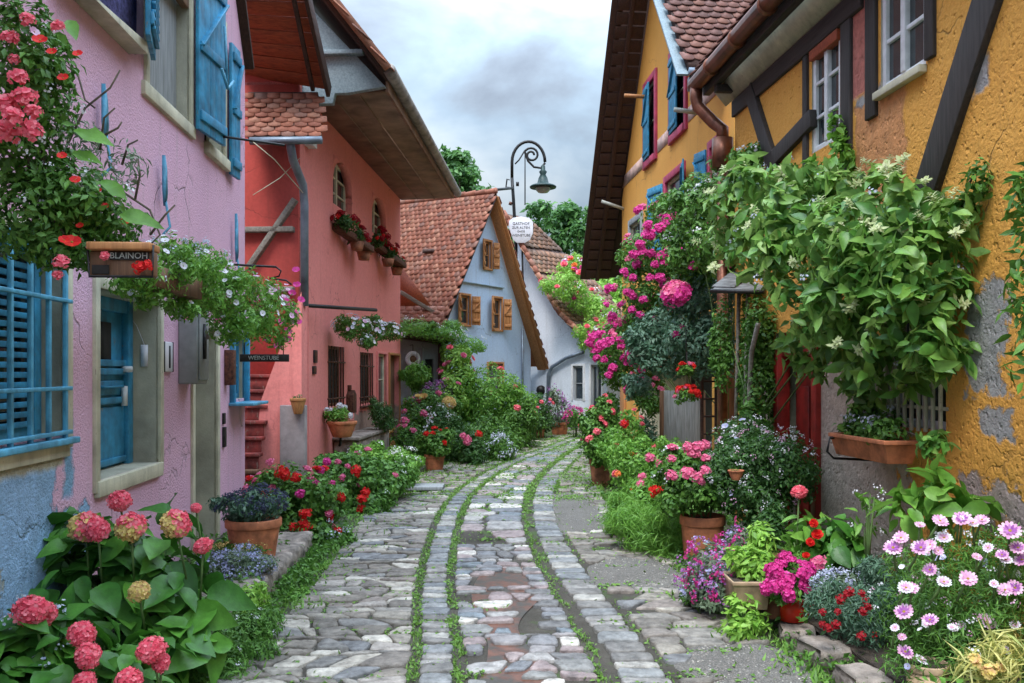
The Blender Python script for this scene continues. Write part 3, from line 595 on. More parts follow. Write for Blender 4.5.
beam(H2, 'beam', 'bluegrey', (.06, -.85, 5.95), (.06, .2, 5.95), .06, .12, (1, 0, 0))
def rf(m):
    sl_ = 1.28; zz = lambda y: 5.72+sl_*(y+1.15)
    m.slab([(-.25, -1.2, zz(-1.2)), (LK+.35, -1.2, zz(-1.2)), (LK+.35, 3.2, zz(3.2)), (-.25, 3.2, zz(3.2))], .09, 1)
    m.slab([(LK+.35, 7.6, zz(-1.2)), (-.25, 7.6, zz(-1.2)), (-.25, 3.2, zz(3.2)), (LK+.35, 3.2, zz(3.2))], .09, 1)
    tiles(m, (-.3, -1.25, zz(-1.25)+.01), (1, 0, 0), (0, 1, sl_), LK+.6, 7.1, .2, .2, lift=.05)
    m.tube([(-.32, -1.25, zz(-1.25)+.02), (-.32, 3.2, zz(3.2)+.02)], .06, 6, 0)
part(H2, 'roof', (M['tile'], M['darkboard']), rf)
def hood(m):
    A, B, C, D_ = at(327, 90, 12.0), at(303, -14, 10.7), at(222, -14, 10.9), at(240, 76, 12.2); o = KW.w(0)
    loc = lambda p: ((p-o).dot(KW.u), (p-o).dot(KW.v), p.z)
    A, B, C, D_ = map(Vector, map(loc, (A, B, C, D_))); n = 7
    for i in range(n):
        p0, p1 = A.lerp(B, (i+.03)/n), A.lerp(B, (i+.97)/n); q0, q1 = D_.lerp(C, (i+.03)/n), D_.lerp(C, (i+.97)/n); m.slab([p0, p1, q1, q0], .04 if i % 2 else .045)
part(H2, 'roof_overhang', M['redwood'], hood, .004, label='red brown boarded underside of the upper roof')
def hoodedge(m):
    for a, bq in (((329, 92, 11.95), (305, -14, 10.65)),):
        p, q = hl(*a), hl(*bq); m.beam(p, q, .05, .2)
        p, q = hl(313, 90, 11.9), hl(291, -14, 10.6); m.beam(p, q, .05, .06)
part(H2, 'verge_board', M['darkboard'], hoodedge, .004)
0 and part(H2, 'roof_tiles', M['tile'], lambda m: tiles(m, hl(341, 84, 12.3), Vector(hl(352, 92, 12.3))-Vector(hl(330, 75, 12.3)), Vector(hl(312, 0, 10.9))-Vector(hl(334, 84, 12.1)), .3, 1.6, .15, .2, lift=.06))
def pent(m):
    o = Vector(hl(248, 138, 11.35)); ex = Vector(hl(322, 138, 11.35))-o; ey = Vector(hl(248, 92, 12.0))-Vector(hl(248, 138, 11.35))
    m.slab([o, o+ex, o+ex+ey, o+ey], .05, 1); tiles(m, o, ex, ey, ex.length, ey.length, .17, .105, lift=.03)
part(H2, 'lower_roof', (M['tile'], M['darkboard']), pent, label='small tiled pent roof over the red side wall')
part(H2, 'drainpipe', M['zinc'], lambda m: (m.tube([hl(250, 141, 11.3), hl(322, 140, 11.3)], .05, 8), m.tube([hl(290, 143, 11.35), hl(293, 160, 11.5), hl(303, 185, 11.9), hl(304.5, 205, 11.95), hl(304.5, 306, 11.95)], .055, 10)), smooth=True)
bx(H2, 'junction_box', 'white', .2, .42, -.12, -.001, 4.75, 5.05)
part(H2, 'cable', M['cream'], lambda m: (m.tube([hl(253, 142, 11.2), hl(275, 160, 11.4), hl(303, 193, 11.8)], .007, 4), m.tube([hl(253, 195, 11.3), hl(280, 178, 11.5), hl(300, 158, 11.8)], .006, 4)))
# stairs in the gap
t = thing('outdoor_stair', 'narrow red stair climbing between the purple and the pink house', 'stairs', (-3.5, 11.15, 0))
for k in range(8):
    z = .22+.2*k; y = .115*k
    bx(t, 'step', 'redstair' if k > 1 else 'brown', -.4, .31, y, y+.16, z-.045, z); bx(t, 'riser', 'redstair', -.38, .29, y+.03, y+.05, z-.2, z-.046)
# pink wall fittings
t = thing('iron_rod', 'long black iron rod standing out from the pink wall above the flower basket', 'rod', (0, 0, 0))
part(t, 'rod', M['iron'], lambda m: m.tube([at(299, 305, 11.95), at(376, 310, 14.1)], .028, 6), smooth=True)
for nm, lab, a, bq in (('number_plate', 'upper dark plate on the pink wall near the drainpipe', (313, 350), (319, 363)), ('number_plate', 'lower dark square plate on the pink wall near the drainpipe', (312, 366), (319, 374))):
    r_ = KW.rect(a, bq); t = thing(nm, lab, 'plate', KW.w(r_[0]), KW.rz, 'plates on the pink wall'); bx(t, 'plate', 'iron', 0, .16, -.025, 0, r_[2], r_[3]); bx(t, 'rim', 'rust', .02, .14, -.03, -.0255, r_[2]+.02, r_[3]-.02)
r_ = KW.rect((346, 395), (352, 412)); t = thing('mailbox', 'small rusty letter box between the barred windows of the pink house', 'letter box', KW.w(r_[0]), KW.rz)
part(t, 'box', M['rust'], lambda m: (m.prism([(0, r_[2]), (.25, r_[2]), (.25, r_[3]), (.125, r_[3]+.08), (0, r_[3])], -.12, 0), m.box(.1, .15, -.06, -.0, r_[3]+.08, r_[3]+.16)), .005)

# ------------------------------------------------------------ shed with the round sign
SW = Wall((-2.75, 20.5), (-1.62, 20.95))
H3 = thing('garden_shed', 'low grey plastered shed with a plant covered flat roof beside the pink house', 'shed', SW.w(0), SW.rz)
mgr = plaster('grey_limewash', (.30, .33, .34), (.20, .22, .23), 20, .5, .01, stain=.6, patches=[(0, .9, 0, 1.1, (.36, .42, .46), .5)])
sop = [.80, 1.0, .1, 1.95, .15]
part(H3, 'wall', (mgr, mgr), lambda m: wallmesh(m, 0, SW.len, lambda u: 2.5, [sop], D=3))
bx(H3, 'door', 'dark', .80, 1.0, .12, .15, .1, 1.95); beam(H3, 'beam', 'darkboard', (1.16, -.1, 0), (1.16, -.1, 2.5), .12, .16); beam(H3, 'beam', 'darkboard', (-.1, -.12, 2.5), (1.3, -.12, 2.36), .14, .12)
beam(H3, 'beam', 'greyboard', (.72, -.04, .2), (.72, -.04, 2.2), .05, .06)
part(H3, 'roof', M['darkboard'], lambda m: m.slab([(-.1, -.5, 2.55), (1.35, -.5, 2.4), (1.35, 3, 2.9), (-.1, 3, 3.0)], .08))
def gab(m):
    o = SW.w(0); lc = lambda px, py, Y: ((at(px, py, Y)-o).dot(SW.u), (at(px, py, Y)-o).dot(SW.v), at(px, py, Y).z)
    m.slab([lc(398, 262, 20.6), lc(398, 306, 20.6), lc(440, 318, 21.2), lc(432, 308, 21.2)], .2)
part(H3, 'gable_boards', M['redwood'], gab); 
def can(m):
    o = SW.w(0); lc = lambda px, py, Y: Vector(((at(px, py, Y)-o).dot(SW.u), (at(px, py, Y)-o).dot(SW.v), at(px, py, Y).z))
    a = lc(396, 322, 20.0); tiles(m, a, lc(440, 322, 20.2)-a, lc(398, 304, 20.7)-a, 1.0, .7, .18, .16)
part(H3, 'roof_tiles', M['tile'], can)
beam(H3, 'beam', 'grtimber', ((at(400, 292, 20.3)-SW.w(0)).dot(SW.u), -.3, at(400, 292, 20.3).z), ((at(434, 313, 20.6)-SW.w(0)).dot(SW.u), -.3, at(434, 313, 20.6).z), .08, .08)
def text(par, s, size, loc, rot, mat, name='lettering', ext=.002):
    cu = bpy.data.curves.new('t', 'FONT'); cu.body = s; cu.size = size; cu.align_x = 'CENTER'; cu.align_y = 'CENTER'; cu.extrude = ext; cu.resolution_u = 3; cu.space_line = .95
    tmp = bpy.data.objects.new('t', cu); COL.objects.link(tmp); dg = bpy.context.evaluated_depsgraph_get(); me = bpy.data.meshes.new_from_object(tmp.evaluated_get(dg)); bpy.data.objects.remove(tmp)
    me.materials.clear(); me.materials.append(M[mat]); o = bpy.data.objects.new(name, me); COL.objects.link(o); o.parent = par; o.location = loc; o.rotation_euler = rot; return o
t = thing('round_sign', 'round white sign shaped like a speech bubble with a tail, on the grey shed', 'sign', at(413, 359, 20.3), SW.rz)
def qs(m):
    n = 28
    for i in range(n):
        a, c = 2*math.pi*i/n, 2*math.pi*(i+1)/n; P = [(.17*k*math.cos(x), .18*k*math.sin(x)) for k, x in ((1, a), (1, c), (.45, c), (.45, a))]; m.prism(P[::-1], -.02, .02)
    m.prism([(.02, -.19), (.20, -.26), (.12, -.10)], -.021, .019)
part(t, 'ring', M['paper'], qs); part(t, 'disc', M['brown'], lambda m: m.prism([(.078*math.cos(i*.3142), .08*math.sin(i*.3142)) for i in range(20)], .0, .015))
part(t, 'bracket', M['iron'], lambda m: (m.tube([(0, 0, .18), (0, 0, .32), (0, .25, .32)], .01, 5)))
# ------------------------------------------------------------ blue gable house
BW = Wall((-1.84, 22), (.54, 26)); LB = BW.len
H4 = thing('blue_gable_house', 'pale blue house with a steep orange tiled gable roof and orange window frames', 'house', BW.w(0), BW.rz)
mblue = plaster('pale_blue_limewash', (.50, .62, .78), (.38, .50, .68), 14, .4, .01, stain=.55, grime=(.22, .22, .2))
ua, za = 2.25, 6.25
topB = lambda u: min(2.9+(za-2.9)*u/ua, 2.35+(za-2.35)*(LB-u)/(LB-ua))
def br(a, b_, dep=.12): return BW.rect(a, b_)+[dep]
bo = [br((484, 241), (490.5, 269)), br((460, 295), (469, 325)), br((493, 298), (501, 330)), br((488, 364), (502, 392))]
part(H4, 'wall', (mblue, mblue), lambda m: wallmesh(m, 0, LB, topB, bo, [ua], D=6))
for i, q in enumerate(bo):
    wn = window(H4, q, .08, 'orangew', 1, 2, .05)
    part(wn, 'frame', M['orangew'], lambda m: (m.box(q[0]-.06, q[0], -.04, .02, q[2]-.05, q[3]+.06), m.box(q[1], q[1]+.06, -.04, .02, q[2]-.05, q[3]+.06), m.box(q[0], q[1], -.04, .02, q[3], q[3]+.06), m.box(q[0], q[1], -.05, .02, q[2]-.05, q[2])), .004)
    if i < 3:
        sw = (q[1]-q[0])*.5
        shutter(wn, q[0]-.06, q[2], q[3], sw, -20, 'orangew', -1, y=-.045); shutter(wn, q[1]+.06, q[2], q[3], sw*1.15, -35, 'orangew', 1, y=-.045)
z = BW.uz(470, 283)[1]; beam(H4, 'beam', 'bluegrey', (.9, -.012, z), (3.1, -.012, z), .03, .09, label='blue painted tie beam')
part(H4, 'drainpipe', M['zinc'], lambda m: m.tube([(4.1, -.05, 2.9), (4.1, -.05, .6)], .03, 6))
def sl(a, b_): d = Vector(b_)-Vector(a); return d
zl = lambda u: 2.9+(za-2.9)*u/ua+.12; zr2 = lambda u: 2.35+(za-2.35)*(LB-u)/(LB-ua)+.12
def roofB(m):
    f = -.27; D_ = 6.2; u0, u1 = -.2, LB+.38
    m.slab([(u0, f, zl(u0)), (u0, D_, zl(u0)), (ua, D_, zl(ua)), (ua, f, zl(ua))][::-1], .09, 1)
    m.slab([(ua, f, zr2(ua)), (ua, D_, zr2(ua)), (u1, D_, zr2(u1)), (u1, f, zr2(u1))][::-1], .09, 1)
    L1 = Vector((ua-u0, 0, zl(ua)-zl(u0))); tiles(m, (u0-.02, f-.03, zl(u0)+.005), (0, 1, 0), L1, D_-f, L1.length, .155, .155, lift=.035)
    L2 = Vector((ua-u1, 0, zr2(ua)-zr2(u1))); tiles(m, (u1+.02, f-.03, zr2(u1)+.005), (0, 1, 0), L2, D_-f, L2.length, .155, .155, lift=.035)
    for i in range(20): m.tube([(ua, f-.05+i*.33, zl(ua)+.07), (ua, f+.31+i*.33, zl(ua)+.05)], .085, 8, 0, r2=.07)
part(H4, 'roof', (M['tile'], M['orangex']), roofB)
part(H4, 'verge_board', M['orangew'], lambda m: (m.beam((ua, -.30, zr2(ua)-.08), (LB+.4, -.30, zr2(LB+.4)-.08), .03, .15, (0, 1, 0)), m.slab([(ua, -.29, zr2(ua)-.14), (LB+.38, -.29, zr2(LB+.38)-.14), (LB+.38, -.02, zr2(LB+.38)-.14), (ua, -.02, zr2(ua)-.14)], .02)), .004)
part(H4, 'verge_board', M['darkboard'], lambda m: m.beam((ua, -.285, zl(ua)-.06), (-.2, -.285, zl(-.2)-.06), .03, .12, (0, 1, 0)), .004, label='thin dark verge board')
part(H4, 'vent_tile', M['darkboard'], lambda m: m.box(ua-1.2, ua-.95, .9, 1.2, zl(ua-1.1)+.03, zl(ua-1.1)+.12))
# ------------------------------------------------------------ white cottage
WW = Wall((.3, 27), (2.6, 24.5)); LW = WW.len
H5 = thing('white_cottage', 'low white cottage with a sweeping tiled roof at the end of the street', 'house', WW.w(0), WW.rz)
mwh = plaster('old_whitewash', (.70, .74, .80), (.56, .61, .68), 14, .4, .012, stain=.5, grime=(.3, .3, .3), patches=[(0, 4, -.2, .35, (.3, .3, .28), .4)])
w1 = WW.rect((573, 366), (583, 401))+[.14]; w2 = WW.rect((591, 365), (601.5, 430))+[.16]; w2[2] = .12
topW = lambda u: 5.75-1.36*min(u, 1.9)-.72*max(0, u-1.9)
part(H5, 'wall', (mwh, mwh), lambda m: (wallmesh(m, -.3, LW, topW, [w1, w2], [.4, .8, 1.2, 1.6, 2.0, 2.6]), m.add([(LW, 0, 0), (LW, 4.4, 0), (LW, 4.4, topW(LW)), (LW, 0, topW(LW))], [(0, 1, 2, 3)])))
window(H5, w1, .1, 'greyboard', 1, 2, .06); 
window(H5, w2, .1, 'greyboard', 2, 1, .05, name='door', bars=.05)
for q in (w1, w2): part(H5, 'surround', M['white'], lambda m: (m.box(q[0]-.07, q[0], -.02, .02, q[2], q[3]+.06), m.box(q[1], q[1]+.07, -.02, .02, q[2], q[3]+.06), m.box(q[0], q[1], -.02, .02, q[3], q[3]+.06)), .004)
bx(H5, 'step', 'stone', w2[0]-.2, w2[1]+.1, -.4, -.001, 0, .12, bevel=.02)
def roofW(m):
    f = -.35; D_ = 5; us = [-.4, .4, 1.0, 1.6, 2.2, 2.8, LW+.35]; z_ = lambda u: topW(u)+.12
    for a, c in zip(us, us[1:]):
        ya = .6+(a+.4)*.95; yc = .6+(c+.4)*.95
        m.slab([(a, f, z_(a)), (a, ya, z_(a)), (c, yc, z_(c)), (c, f, z_(c))][::-1], .07, 1)
        m.slab([(a, ya, z_(a)), (a-.5, ya+3, z_(a)-2.5), (c-.5, yc+3, z_(c)-2.5), (c, yc, z_(c))][::-1], .07, 1)
        d = Vector((a-c, 0, z_(a)-z_(c))); tiles(m, (c+.0, f-.03, z_(c)+.004), (0, 1, 0), d, yc-f, d.length, .2, .17, lambda x, y: x < yc-f-y/d.length*(yc-ya)-.05, lift=.045, m=0)
    for i in range(26):
        a = -.4+i*.155; c = a+.22
        if c < LW+.4: m.tube([(a, f-.03, z_(a)+.06), (c, f-.03, z_(c)+.06)], .07, 7, 2, r2=.085)
part(H5, 'roof', (M['tileg'], M['darkboard'], M['tile']), roofW)
beam(H5, 'beam', 'brown', (LW-1.05, -.12, 2.75), (LW-.3, -.12, 2.72), .1, .16)
part(H5, 'gutter', M['zinc'], lambda m: m.tube([(LW+.42, -.4, topW(LW+.35)+.06), (LW+.42, 4, topW(LW+.35)+.06)], .07, 8), smooth=True)
def dp(px, py, d=.09): 
    u_, z_ = WW.uz(px, py, d); return (u_, -d, z_)
part(H5, 'drainpipe', M['zinc'], lambda m: m.tube([dp(583, 352), dp(566, 358), dp(552, 367), dp(548.5, 374), dp(547.5, 415)], .055, 8), smooth=True)
part(H5, 'vent', M['iron'], lambda m: m.tube([dp(541, 390, .0), dp(541, 390, .08)], .14, 14))

# ------------------------------------------------------------ mustard gable house at the back right
RW = Wall((2.69, 22), (3.362, 13.6)); LR = RW.len
H6 = thing('mustard_gable_house', 'mustard yellow house with a tall dark boarded gable overhang and raspberry window frames', 'house', RW.w(0), RW.rz)
mmus2 = plaster('mustard_render_smooth', (.72, .34, .06), (.64, .28, .045), 30, .45, .008, stain=.35, grime=(.35, .16, .05))
uA = 4.0
topR = lambda u: 5.85+1.256*u if u < uA else 5.85+1.256*uA-1.17*(u-uA)
S1 = RW.rect((646, 90), (656, 158)); S1 = [S1[0], S1[1], 6.16, 7.75, .12]
S2 = RW.rect((672, 60), (686, 130)); S2 = [S2[0], S2[1], 6.16, 7.65, .12]
S3 = RW.rect((667, 175), (684, 210)); S3 = [S3[0], S3[1], 4.0, 5.35, .12]
S4 = RW.rect((631, 222), (642, 256)); S4 = [S4[0], S4[1], 4.2, 5.05, .12]
S5 = RW.rect((712, 140), (726, 160)); S5 = [S5[0], S5[1], 4.2, 5.3, .12]
D1 = RW.rect((639, 390), (712, 450)); D1 = [D1[0], D1[1], .02, 2.2, 1.2]
part(H6, 'wall', (mmus2, M['cream']), lambda m: wallmesh(m, 0, LR, topR, [S1, S2, S3, S4, S5, D1], [uA], D=6))
mband = simple('faded_pink_band', (.58, .38, .32), .85, var=.25, scale=4)
for a, c in ((.1, S1[0]-.16), (S1[1]+.16, S2[0]-.16), (S2[1]+.16, LR)): bx(H6, 'painted_band', mband, a, c, -.012, -.001, 6.12, 6.38, bevel=0)
for q, sh in ((S1, (1, 0)), (S2, (1, 0)), (S3, (1, 1)), (S5, (1, 1)), (S4, (0, 0))):
    wn = window(H6, q, .08, 'cream', 1, 2, .05, glass='glass')
    fm = 'magenta' if q is not S4 else 'greyboard'
    part(wn, 'frame', M[fm], lambda m: (m.box(q[0]-.13, q[0], -.05, .02, q[2]-.14, q[3]+.13), m.box(q[1], q[1]+.13, -.05, .02, q[2]-.14, q[3]+.13), m.box(q[0], q[1], -.05, .02, q[3], q[3]+.13), m.box(q[0], q[1], -.07, .02, q[2]-.14, q[2])), .005)
    if sh[0] and q not in (S1, S2): shutter(wn, q[0]-.13, q[2]-.02, q[3]+.02, (q[1]-q[0])*.5, -14, 'blue', -1, y=-.05)
    if sh[1]: shutter(wn, q[1]+.13, q[2]-.02, q[3]+.02, (q[1]-q[0])*.5, -14, 'blue', 1, y=-.05)
    if q in (S1, S2): shutter(wn, q[0]+.0, q[2]+.02, q[3]-.02, (q[1]-q[0])*.66, -3, 'blue', 1, y=-.04)
for px, py, ln_, dz in ((650, 97, .55, .02), (700, 113, .45, .05), (624, 209, .55, .18)):
    u_, z_ = RW.uz(px, py); part(H6, 'water_spout', M['palemark'] if px != 650 else M['orangew'], lambda m: m.tube([(u_, 0, z_), (u_, -ln_, z_+dz)], .045, 6))
def roofR(m):
    f = -.62; D_ = 5; zz = lambda u: topR(u)+.15 if u > 0 else 6.0+1.256*u
    m.slab([(-1.5, f, zz(-1.5)), (uA, f, zz(uA)), (uA, D_, zz(uA)), (-1.5, D_, zz(-1.5))], -.16, 1)
    e = LR-.4
    m.slab([(uA, f, zz(uA)), (e, f, zz(e)), (e, D_, zz(e)), (uA, D_, zz(uA))], -.12, 1)
    d = Vector((uA-e, 0, zz(uA)-zz(e))); tiles(m, (e+.03, f+.02, zz(e)+.13), (0, 1, 0), d, D_-f, d.length, .2, .19, lift=.05)
    d = Vector((uA+1.5, 0, zz(uA)-zz(-1.5))); tiles(m, (-1.53, f+.02, zz(-1.5)+.17), (0, 1, 0), d, D_-f, d.length, .22, .22, lift=.05)
part(H6, 'roof', (M['tiled'], M['darkboard']), roofR)
def undb(m):
    zz = lambda u: topR(u)+.15 if u > 0 else 6.0+1.256*u
    n = 30
    for i in range(n):
        a, c = -1.5+5.5*i/n, -1.5+5.5*(i+.86)/n; m.slab([(a, -.66, zz(a)-.02), (c, -.66, zz(c)-.02), (c, -.03, zz(c)-.02), (a, -.03, zz(a)-.02)], .03)
    m.beam((-1.55, -.665, zz(-1.55)+.02), (uA, -.665, zz(uA)+.02), .035, .26, (0, 1, 0)); m.beam((-1.5, -.35, zz(-1.5)-.08), (uA, -.35, zz(uA)-.08), .07, .10, (0, 1, 0))
part(H6, 'verge_board', M['darkboard'], undb, .004)
e = LR-.4; zz = lambda u: topR(u)+.15
part(H6, 'verge_board', M['bluegrey'], lambda m: m.beam((uA, -.665, zz(uA)-.02), (e+.05, -.665, zz(e+.05)-.02), .04, .26, (0, 1, 0)), .004, label='blue grey painted verge board')
part(H6, 'gutter', M['zinc'], lambda m: (m.tube([(e+.12, -.62, zz(e)-.05), (e+.12, 5, zz(e)-.05)], .07, 8), m.box(e-.05, e+.06, -.6, 5, zz(e)-.3, zz(e)-.1)), smooth=False)
bx(H6, 'hall', 'dark', D1[0], D1[1], 1.19, 1.21, 0, 2.2, bevel=0)
bx(H6, 'corner_post', 'orangew', .02, .5, -.06, -.001, 0, 1.6)
# things under the back right house
t = thing('board_panel', 'pale weathered board panel standing in the doorway of the mustard gable house', 'panel', at(682, 440, 13.0), R(-80))
mp0 = at(682, 440, 13.0)
t.location = (mp0.x, 13.0, .35); t.rotation_euler = (0, 0, 0)
bx(t, 'panel', 'greyboard', -.28, .28, -.02, .02, 0, .68+.35); [bx(t, 'batten', 'brown', x-.03, x+.03, -.05, -.021, 0, 1.03) for x in (-.30, .30)]
part(t, 'tray', M['terra'], lambda m: m.box(-.35, .36, -.16, .0, -.08, -.001), .01)
t = thing('timber_post', 'thick pale timber post beside the ladder under the dark climber', 'post', (at(727, 0, 11.2).x, 11.2, 0)); bx(t, 'shaft', 'brown', -.09, .09, -.08, .08, 0, 1.95); bx(t, 'cap', 'brown', -.5, .12, -.07, .07, 1.951, 2.07)
t = thing('ladder', 'dark wooden ladder leaning under the pergola', 'ladder', (at(709, 0, 11.3).x, 11.3, 0))
for x in (-.09, .09): bx(t, 'rail', 'darkboard', x-.02, x+.02, -.02, .02, 0, 1.95)
for k in range(8): bx(t, 'rung', 'darkboard', -.069, .069, -.012, .012, .2+.22*k, .225+.22*k)
# pergola: poles and slate capped porch roof
def rod(p, q, r_, mat, m=None): return lambda m: m.tube([p, q], r_, 7)
t = thing('porch_frame', 'thin timber porch frame with a small slate roof under the vine', 'porch', at(737, 440, 9.3)*1)
t.location = (0, 0, 0)
for px, Y in ((735, 9.2), (744, 9.0)):
    part(t, 'post', M['grtimber'], lambda m: m.tube([at(px, 455, Y), at(px+4, 288, Y)], .020, 7), smooth=True)
def pr(m):
    a, b_, c, d = at(712, 289, 9.1), at(763, 290, 8.7), at(775, 275, 9.7), at(735, 272, 10.0); m.slab([a, b_, c, d], .035)
    m.slab([a+Vector((.02, .1, .04)), a.lerp(b_, .5)+Vector((0, .1, .04)), c.lerp(d, .5)+Vector((0, 0, .04)), d+Vector((0, 0, .04))], .02)
part(t, 'roof', M['slate'], pr, .006); part(t, 'rail', M['iron'], lambda m: m.tube([at(711, 291, 9.05), at(764, 292, 8.65)], .022, 6))

# ------------------------------------------------------------ half-timbered mustard house on the right
NW = Wall((2.442, 9.86), (3.0675, 2.5)); LN = NW.len
H7 = thing('half_timbered_house', 'rough mustard house with black timbers, white windows and bare grey patches', 'house', NW.w(0), NW.rz)
def pr_(a, b_, col, soft): r_ = NW.rect(a, b_); return (r_[0], r_[1], r_[2], r_[3], col, soft)
GR = (.54, .44, .36); GL = (.36, .34, .33)
mmus = plaster('mustard_roughcast', (.74, .36, .065), (.66, .29, .045), 38, .8, .013, stain=.3, pits=True, grime=(.3, .15, .05), patches=[
   pr_((760, 362), (906, 640), GR, .9), pr_((966, 290), (1005, 395), GL, .6), pr_((980, 410), (1012, 440), GL, .5), pr_((962, 478), (1060, 545), (.40, .30, .27), .7), pr_((975, 60), (990, 88), GL, .25), pr_((856, 100), (888, 128), GL, .25),
   pr_((855, 110), (905, 200), (.62, .27, .10), .35), pr_((851, -10), (868, 90), (.50, .17, .13), .05)])
n1_ = NW.rect((812, 60), (840, 140)); n1_ = [n1_[0], n1_[1], 3.55, 4.43, .07]
n2_ = NW.rect((881, 0), (926, 60)); n2_ = [n2_[0], n2_[1], 3.71, 4.75, .07]
nd = NW.rect((776, 0), (821, 500)); nd = [nd[0], nd[1], .15, 2.02, .38]
nl = NW.rect((886, 352), (946, 432)); nl = [nl[0], nl[1], 1.27, 2.15, .16]
topN = lambda u: 4.9
part(H7, 'wall', (mmus, M['reveal']), lambda m: wallmesh(m, 0, LN+1, topN, [n1_, n2_, nd, nl], (), D=5))
def win2(q, rows):
    wn = window(H7, q, .06, 'white', 2, rows, .05, bars=.03); part(wn, 'curtain', M['white'], lambda m: m.box(q[0]+.06, q[0]+.1, .047, .05, q[2]+.05, q[3]-.05)); return wn
win2(n1_, 3); win2(n2_, 3)
bx(H7, 'sill', 'cream', n2_[0]-.02, n2_[1]+.02, -.06, -.001, n2_[2]-.06, n2_[2]-.005)
wl = window(H7, nl, .13, 'white', 2, 1, .05)
part(wl, 'window_grille', M['cream'], lambda m: ([m.box(nl[0]+.03+i*(nl[1]-nl[0]-.06)/8-.011, nl[0]+.03+i*(nl[1]-nl[0]-.06)/8+.011, -.03, -.008, nl[2]-.02, nl[3]) for i in range(9)], m.box(nl[0]-.03, nl[1]+.03, -.007, .004, nl[2]+.13, nl[2]+.155)), .003)
def tb(px0, py0, px1, py1, wd, d=.035, mat='timber', nm='beam'):
    a, za_ = NW.uz(px0, py0); c, zc_ = NW.uz(px1, py1); return beam(H7, nm, mat, (a, -d+.02, za_), (c, -d+.02, zc_), wd, .07, (0, 1, 0))
def vb(px, z0, z1, wd, d=.03): u_ = NW.uz(px, 0)[0]; return bx(H7, 'beam', 'timber', u_-wd/2, u_+wd/2, -d, .03, z0, z1, bevel=.01)
bx(H7, 'beam', 'timberx', -.02, NW.uz(864, 0)[0], -.035, .02, 4.44, 4.62, bevel=.01)
bx(H7, 'beam', 'timberx', n2_[0]-.3, LN, -.036, .02, 4.765, 4.89, bevel=.01)
vb(848, 2.95, 4.438, .17); vb(873, 3.55, 4.76, .16); vb(932, 3.72, 4.76, .11); vb(807, 3.15, 4.438, .09)
for p, q, wd in (((752, 90), (786, 200), .19), ((770, 165), (815, 118), .16), ((995, -12), (925, 205), .25), ((925, 205), (905, 262), .22)): tb(*p, *q, wd)
bx(H7, 'lintel', 'redwood', n1_[0], n1_[1], -.03, .05, 4.35, 4.437, label='red brown lintel over the narrow window')
# door: red frame, half open red leaf, dark hall
part(H7, 'door_frame', M['red'], lambda m: (m.box(nd[0], nd[0]+.10, -.03, .10, nd[2], nd[3]-.12), m.box(nd[1]-.10, nd[1], -.05, .12, nd[2], nd[3]), m.box(nd[0]+.10, nd[1]-.10, .02, .1, nd[3]-.22, nd[3])), .008)
bx(H7, 'hall', 'dark', nd[0], nd[1], .36, .38, nd[2], nd[3], bevel=0)
dr = bx(H7, 'door', 'red', nd[0]+.11, nd[0]+.52, .15, .19, nd[2], nd[3]-.22, bevel=.01); bx(dr, 'panel', 'red', nd[0]+.18, nd[0]+.45, .13, .149, nd[2]+.2, nd[3]-.5, bevel=.01)
part(H7, 'door_arch', M['grtimber'], lambda m: m.tube([(nd[0]-.02, -.25, .9), (nd[0]-.03, -.25, 1.5), (nd[0]+.03, -.25, 1.85), (nd[0]+.2, -.25, 2.1)], .024, 7), smooth=True)
bx(H7, 'step', 'stone', nd[0]-.05, nd[1]+.05, -.35, -.001, .0, .21, bevel=.02)
# eave
part(H7, 'soffit', M['cream'], lambda m: m.slab([(-.25, -.02, 4.63), (LN, -.02, 4.63), (LN, -.20, 4.84), (-.25, -.20, 4.84)], .03))
part(H7, 'eave_board', M['timberx'], lambda m: (m.box(-.3, LN, -.27, -.19, 4.76, 4.90), [m.box(x, x+.09, -.25, -.02, 4.68, 4.76) for x in (.05,)]), .006)
part(H7, 'gutter', M['copper'], lambda m: (m.tube([(-.32, -.36, 4.88), (LN, -.36, 4.92)], .085, 12), [m.tube([(x, -.36, 4.88), (x+.035, -.36, 4.88)], .097, 12) for x in (.3, 1.1, 1.9)]), smooth=True)
part(H7, 'drainpipe', M['copper'], lambda m: (m.tube([(-.25, -.36, 4.86), (-.25, -.36, 4.72), (-.24, -.34, 4.62), (-.14, -.20, 4.42), (-.06, -.12, 4.32), (-.06, -.12, 4.18)], .07, 12), m.tube([(-.06, -.12, 4.22), (-.06, -.12, 3.9)], .115, 12), m.tube([(-.06, -.12, 3.95), (-.06, -.12, .2)], .06, 10)), smooth=True)
part(H7, 'roof', (M['tiled'], M['darkboard']), lambda m: (m.slab([(-.4, -.34, 4.98), (LN+1, -.34, 4.98), (LN+1, 3.6, 9.2), (-.4, 3.6, 9.2)], .1, 1), tiles(m, (-.42, -.36, 5.0), (1, 0, 0), (0, 1, 1.007), LN+1, 5.9, .2, .2, lift=.05)))
part(H7, 'cable', M['brown'], lambda m: m.tube([at(1030, 208, NW.Y(1010)-.25), at(1005, 220, NW.Y(1005)-.1), at(975, 222, NW.Y(975)-.05)], .012, 6), label='brown pipe curving off the wall')

